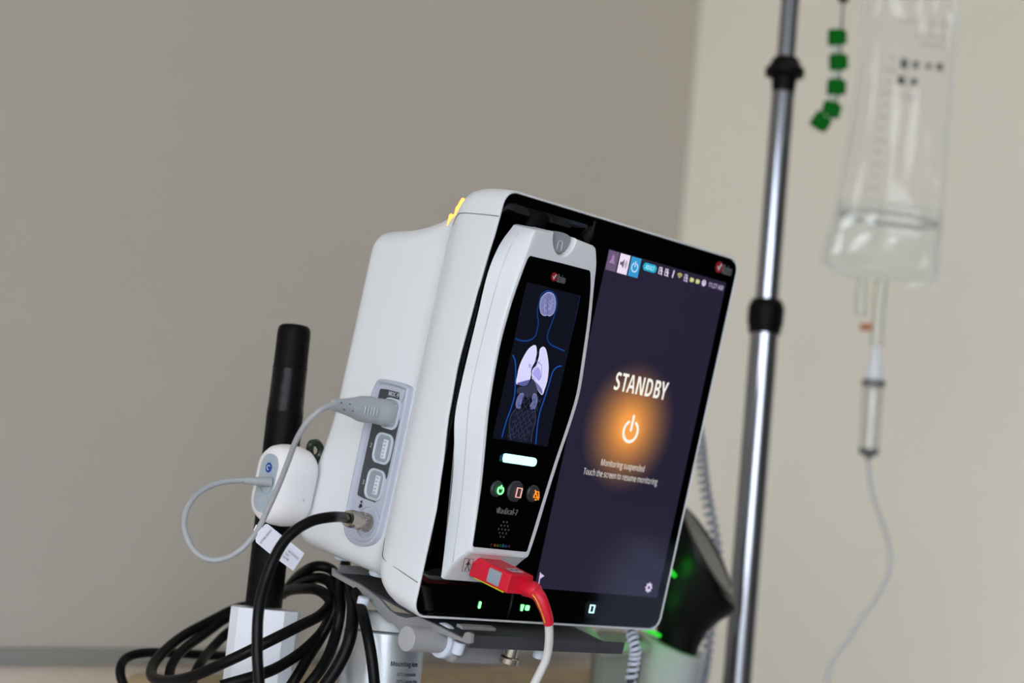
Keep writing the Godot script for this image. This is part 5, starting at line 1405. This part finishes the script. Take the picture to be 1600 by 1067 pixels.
func materials() -> Dictionary:
	var m := {}
	m.white = grainy(mat(Color(0.925, 0.935, 0.945), 0.42), 60.0, 0.004, 0.2)
	m.gloss = mat(Color(0.004, 0.004, 0.005), 0.06, 0.0, 0.42)
	m.seam = mat(Color(0.42, 0.4, 0.42), 0.8)
	m.seam_pale = mat(Color(0.74, 0.76, 0.79), 0.6)
	m.amber = glow(Color(1.0, 0.62, 0.25), 3.2)
	m.screen = mat(Color(0.01, 0.01, 0.012), 0.1, 0.0, 0.5)
	m.screen.emission_enabled = true
	m.screen.emission_texture = screen_picture()
	m.screen.emission = Color.BLACK
	m.screen.emission_energy_multiplier = GLOW
	m.body_screen = mat(Color(0.01, 0.01, 0.012), 0.1, 0.0, 0.5)
	m.body_screen.emission_enabled = true
	m.body_screen.emission_texture = body_picture()
	m.body_screen.emission = Color.BLACK
	m.body_screen.emission_energy_multiplier = GLOW
	m.red_print = mat(Color(0.6, 0.06, 0.1), 0.5)
	m.grey_print = mat(Color(0.42, 0.43, 0.43), 0.5)
	m.pale_print = mat(Color(0.82, 0.84, 0.85), 0.6)
	m.ink = mat(Color(0.12, 0.12, 0.15), 0.7)
	m.blue_ink = mat(Color(0.12, 0.15, 0.22), 0.7)
	m.green_lamp = glow(Color(0.4, 1.0, 0.48), 4.0)
	m.green_soft = glow(Color(0.03, 0.85, 0.12), 1.2)
	m.white_lamp = glow(Color(0.8, 1.0, 1.0), 1.6)
	m.cyan_lamp = glow(Color(0.72, 1.0, 1.0), 1.8)
	m.pink_lamp = glow(Color(1.0, 0.72, 0.66), 1.2)
	m.orange_lamp = glow(Color(1.0, 0.55, 0.05), 1.3)
	m.teal = mat(Color(0.05, 0.3, 0.38), 0.4)
	m.button = mat(Color(0.02, 0.02, 0.022), 0.25)
	m.button_grey = mat(Color(0.19, 0.2, 0.22), 0.45)
	m.latch_grey = mat(Color(0.62, 0.63, 0.65), 0.45)
	m.port_grey = mat(Color(0.74, 0.76, 0.81), 0.45)
	m.port_light = mat(Color(0.8, 0.84, 0.87), 0.4)
	m.port_mid = mat(Color(0.6, 0.64, 0.68), 0.5)
	m.port_pale = mat(Color(0.9, 0.92, 0.93), 0.45)
	m.port_dark = mat(Color(0.26, 0.27, 0.3), 0.5)
	m.rubber_white = mat(Color(0.78, 0.83, 0.87), 0.6)
	m.red_plastic = mat(Color(0.87, 0.09, 0.2), 0.42)
	m.pad_grey = mat(Color(0.6, 0.64, 0.68), 0.55)
	m.paper_grey = mat(Color(0.78, 0.74, 0.76), 0.6)
	m.yellow = mat(Color(0.8, 0.85, 0.1), 0.5)
	m.white_cable = mat(Color(0.88, 0.87, 0.86), 0.45)
	m.module_white = mat(Color(0.985, 0.975, 0.98), 0.4)
	m.module_grey = mat(Color(0.68, 0.73, 0.76), 0.45)
	m.blue_print = mat(Color(0.04, 0.25, 0.62), 0.4)
	m.clip_green = mat(Color(0.16, 0.2, 0.16), 0.25)
	m.plug_grey = mat(Color(0.67, 0.69, 0.705), 0.5)
	m.plug_pale = mat(Color(0.77, 0.79, 0.8), 0.5)
	m.lead_grey = mat(Color(0.68, 0.69, 0.70), 0.45)
	m.paper = mat(Color(0.9, 0.9, 0.95), 0.7)
	m.nickel = mat(Color(0.75, 0.72, 0.66), 0.25, 1.0)
	m.black_hose = mat(Color(0.04, 0.037, 0.037), 0.36, 0.0, 0.3)
	m.black_cable = mat(Color(0.03, 0.03, 0.032), 0.4, 0.0, 0.28)
	m.black_matt = grainy(mat(Color(0.03, 0.028, 0.034), 0.5, 0.0, 0.24), 40.0, 0.01, 0.2)
	m.black_sleeve = grainy(mat(Color(0.03, 0.028, 0.034), 0.3, 0.0, 0.3), 12.0, 0.05, 0.03)
	m.aluminium_white = mat(Color(0.93, 0.945, 0.97), 0.4, 0.0)
	m.grey_metal = mat(Color(0.5, 0.51, 0.52), 0.4, 0.6)
	m.cap_grey = mat(Color(0.84, 0.86, 0.86), 0.4)
	m.silver = grainy(mat(Color(0.78, 0.8, 0.82), 0.34, 0.75), 30.0, 0.012, 0.15)
	m.tray_grey = mat(Color(0.58, 0.58, 0.58), 0.55)
	m.tray_dark = mat(Color(0.27, 0.265, 0.285), 0.6, 0.0, 0.4)
	m.nylon = mat(Color(0.86, 0.89, 0.94), 0.45)
	m.knob_grey = mat(Color(0.68, 0.68, 0.685), 0.5)
	m.scanner_black = mat(Color(0.022, 0.022, 0.022), 0.35, 0.0, 0.3)
	m.scanner_window = mat(Color(0.09, 0.09, 0.085), 0.22)
	m.holder_grey = mat(Color(0.72, 0.73, 0.73), 0.5)
	m.holder_arm = mat(Color(0.62, 0.62, 0.62), 0.5)
	m.holder_dark = mat(Color(0.5, 0.5, 0.48), 0.5)
	m.cord_pale = mat(Color(0.82, 0.84, 0.9), 0.5)
	m.cord_core = mat(Color(0.2, 0.24, 0.28), 0.7)
	m.cord_blue = mat(Color(0.55, 0.58, 0.66), 0.5)
	m.chrome = mat(Color(0.6, 0.61, 0.64), 0.12, 1.0)
	m.black_collar = mat(Color(0.02, 0.02, 0.022), 0.5, 0.0, 0.25)
	m.film = mat(Color(0.93, 0.95, 0.91, 0.08), 0.08, 0.0, 0.42)
	m.film.transparency = BaseMaterial3D.TRANSPARENCY_ALPHA
	m.film_edge = mat(Color(0.97, 0.98, 0.97, 0.65), 0.2)
	m.film_edge.transparency = BaseMaterial3D.TRANSPARENCY_ALPHA
	m.fluid = mat(Color(0.93, 0.95, 0.9, 0.22), 0.1)
	m.fluid.transparency = BaseMaterial3D.TRANSPARENCY_ALPHA
	m.meniscus = mat(Color(0.4, 0.42, 0.4, 0.45), 0.2)
	m.meniscus.transparency = BaseMaterial3D.TRANSPARENCY_ALPHA
	m.print_grey = mat(Color(0.3, 0.3, 0.3), 0.6)
	m.print_pale = mat(Color(0.55, 0.54, 0.53), 0.6)
	m.port_clear = mat(Color(0.86, 0.86, 0.78, 0.55), 0.2)
	m.port_clear.transparency = BaseMaterial3D.TRANSPARENCY_ALPHA
	m.port_orange = mat(Color(0.75, 0.45, 0.25), 0.5)
	m.spike_white = mat(Color(0.92, 0.92, 0.94), 0.4)
	m.smoke = mat(Color(0.42, 0.43, 0.42), 0.3)
	m.chamber = mat(Color(0.7, 0.72, 0.68, 0.28), 0.1)
	m.chamber.transparency = BaseMaterial3D.TRANSPARENCY_ALPHA
	m.line_clear = mat(Color(0.8, 0.82, 0.82, 0.6), 0.2)
	m.line_clear.transparency = BaseMaterial3D.TRANSPARENCY_ALPHA
	m.cord_dark = mat(Color(0.16, 0.16, 0.17), 0.6)
	m.green_plastic = mat(Color(0.01, 0.4, 0.08), 0.6, 0.0, 0.2)
	m.bead_white = mat(Color(0.8, 0.85, 0.8), 0.5)
	m.floor = mottled(mat(Color.WHITE, 0.45), Color(0.72, 0.71, 0.69), Color(0.78, 0.77, 0.75), 0.6)
	m.ceiling = mat(Color(0.86, 0.86, 0.85), 0.9)
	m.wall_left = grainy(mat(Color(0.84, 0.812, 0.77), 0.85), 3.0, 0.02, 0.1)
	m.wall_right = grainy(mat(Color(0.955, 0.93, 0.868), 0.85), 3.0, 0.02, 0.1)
	m.wall_near = mat(Color(0.6, 0.59, 0.57), 0.85)
	m.trim_white = mat(Color(0.88, 0.88, 0.88), 0.5)
	m.glass = mat(Color(0.95, 0.98, 0.97, 0.04), 0.02)
	m.glass.transparency = BaseMaterial3D.TRANSPARENCY_ALPHA
	m.rail = mat(Color(0.64, 0.63, 0.61), 0.6)
	m.wainscot = mottled(mat(Color.WHITE, 0.7), Color(0.92, 0.85, 0.785), Color(0.95, 0.89, 0.825), 1.2)
	m.lamp_white = glow(Color(1.0, 0.97, 0.92), 0.9)
	m.dark_wood = mat(Color(0.1, 0.095, 0.095), 0.6, 0.0, 0.3)
	m.slate = mat(Color(0.72, 0.78, 0.9), 0.6)
	m.wood = mottled(mat(Color.WHITE, 0.5), Color(0.57, 0.49, 0.365), Color(0.65, 0.565, 0.435), 2.0)
	return m
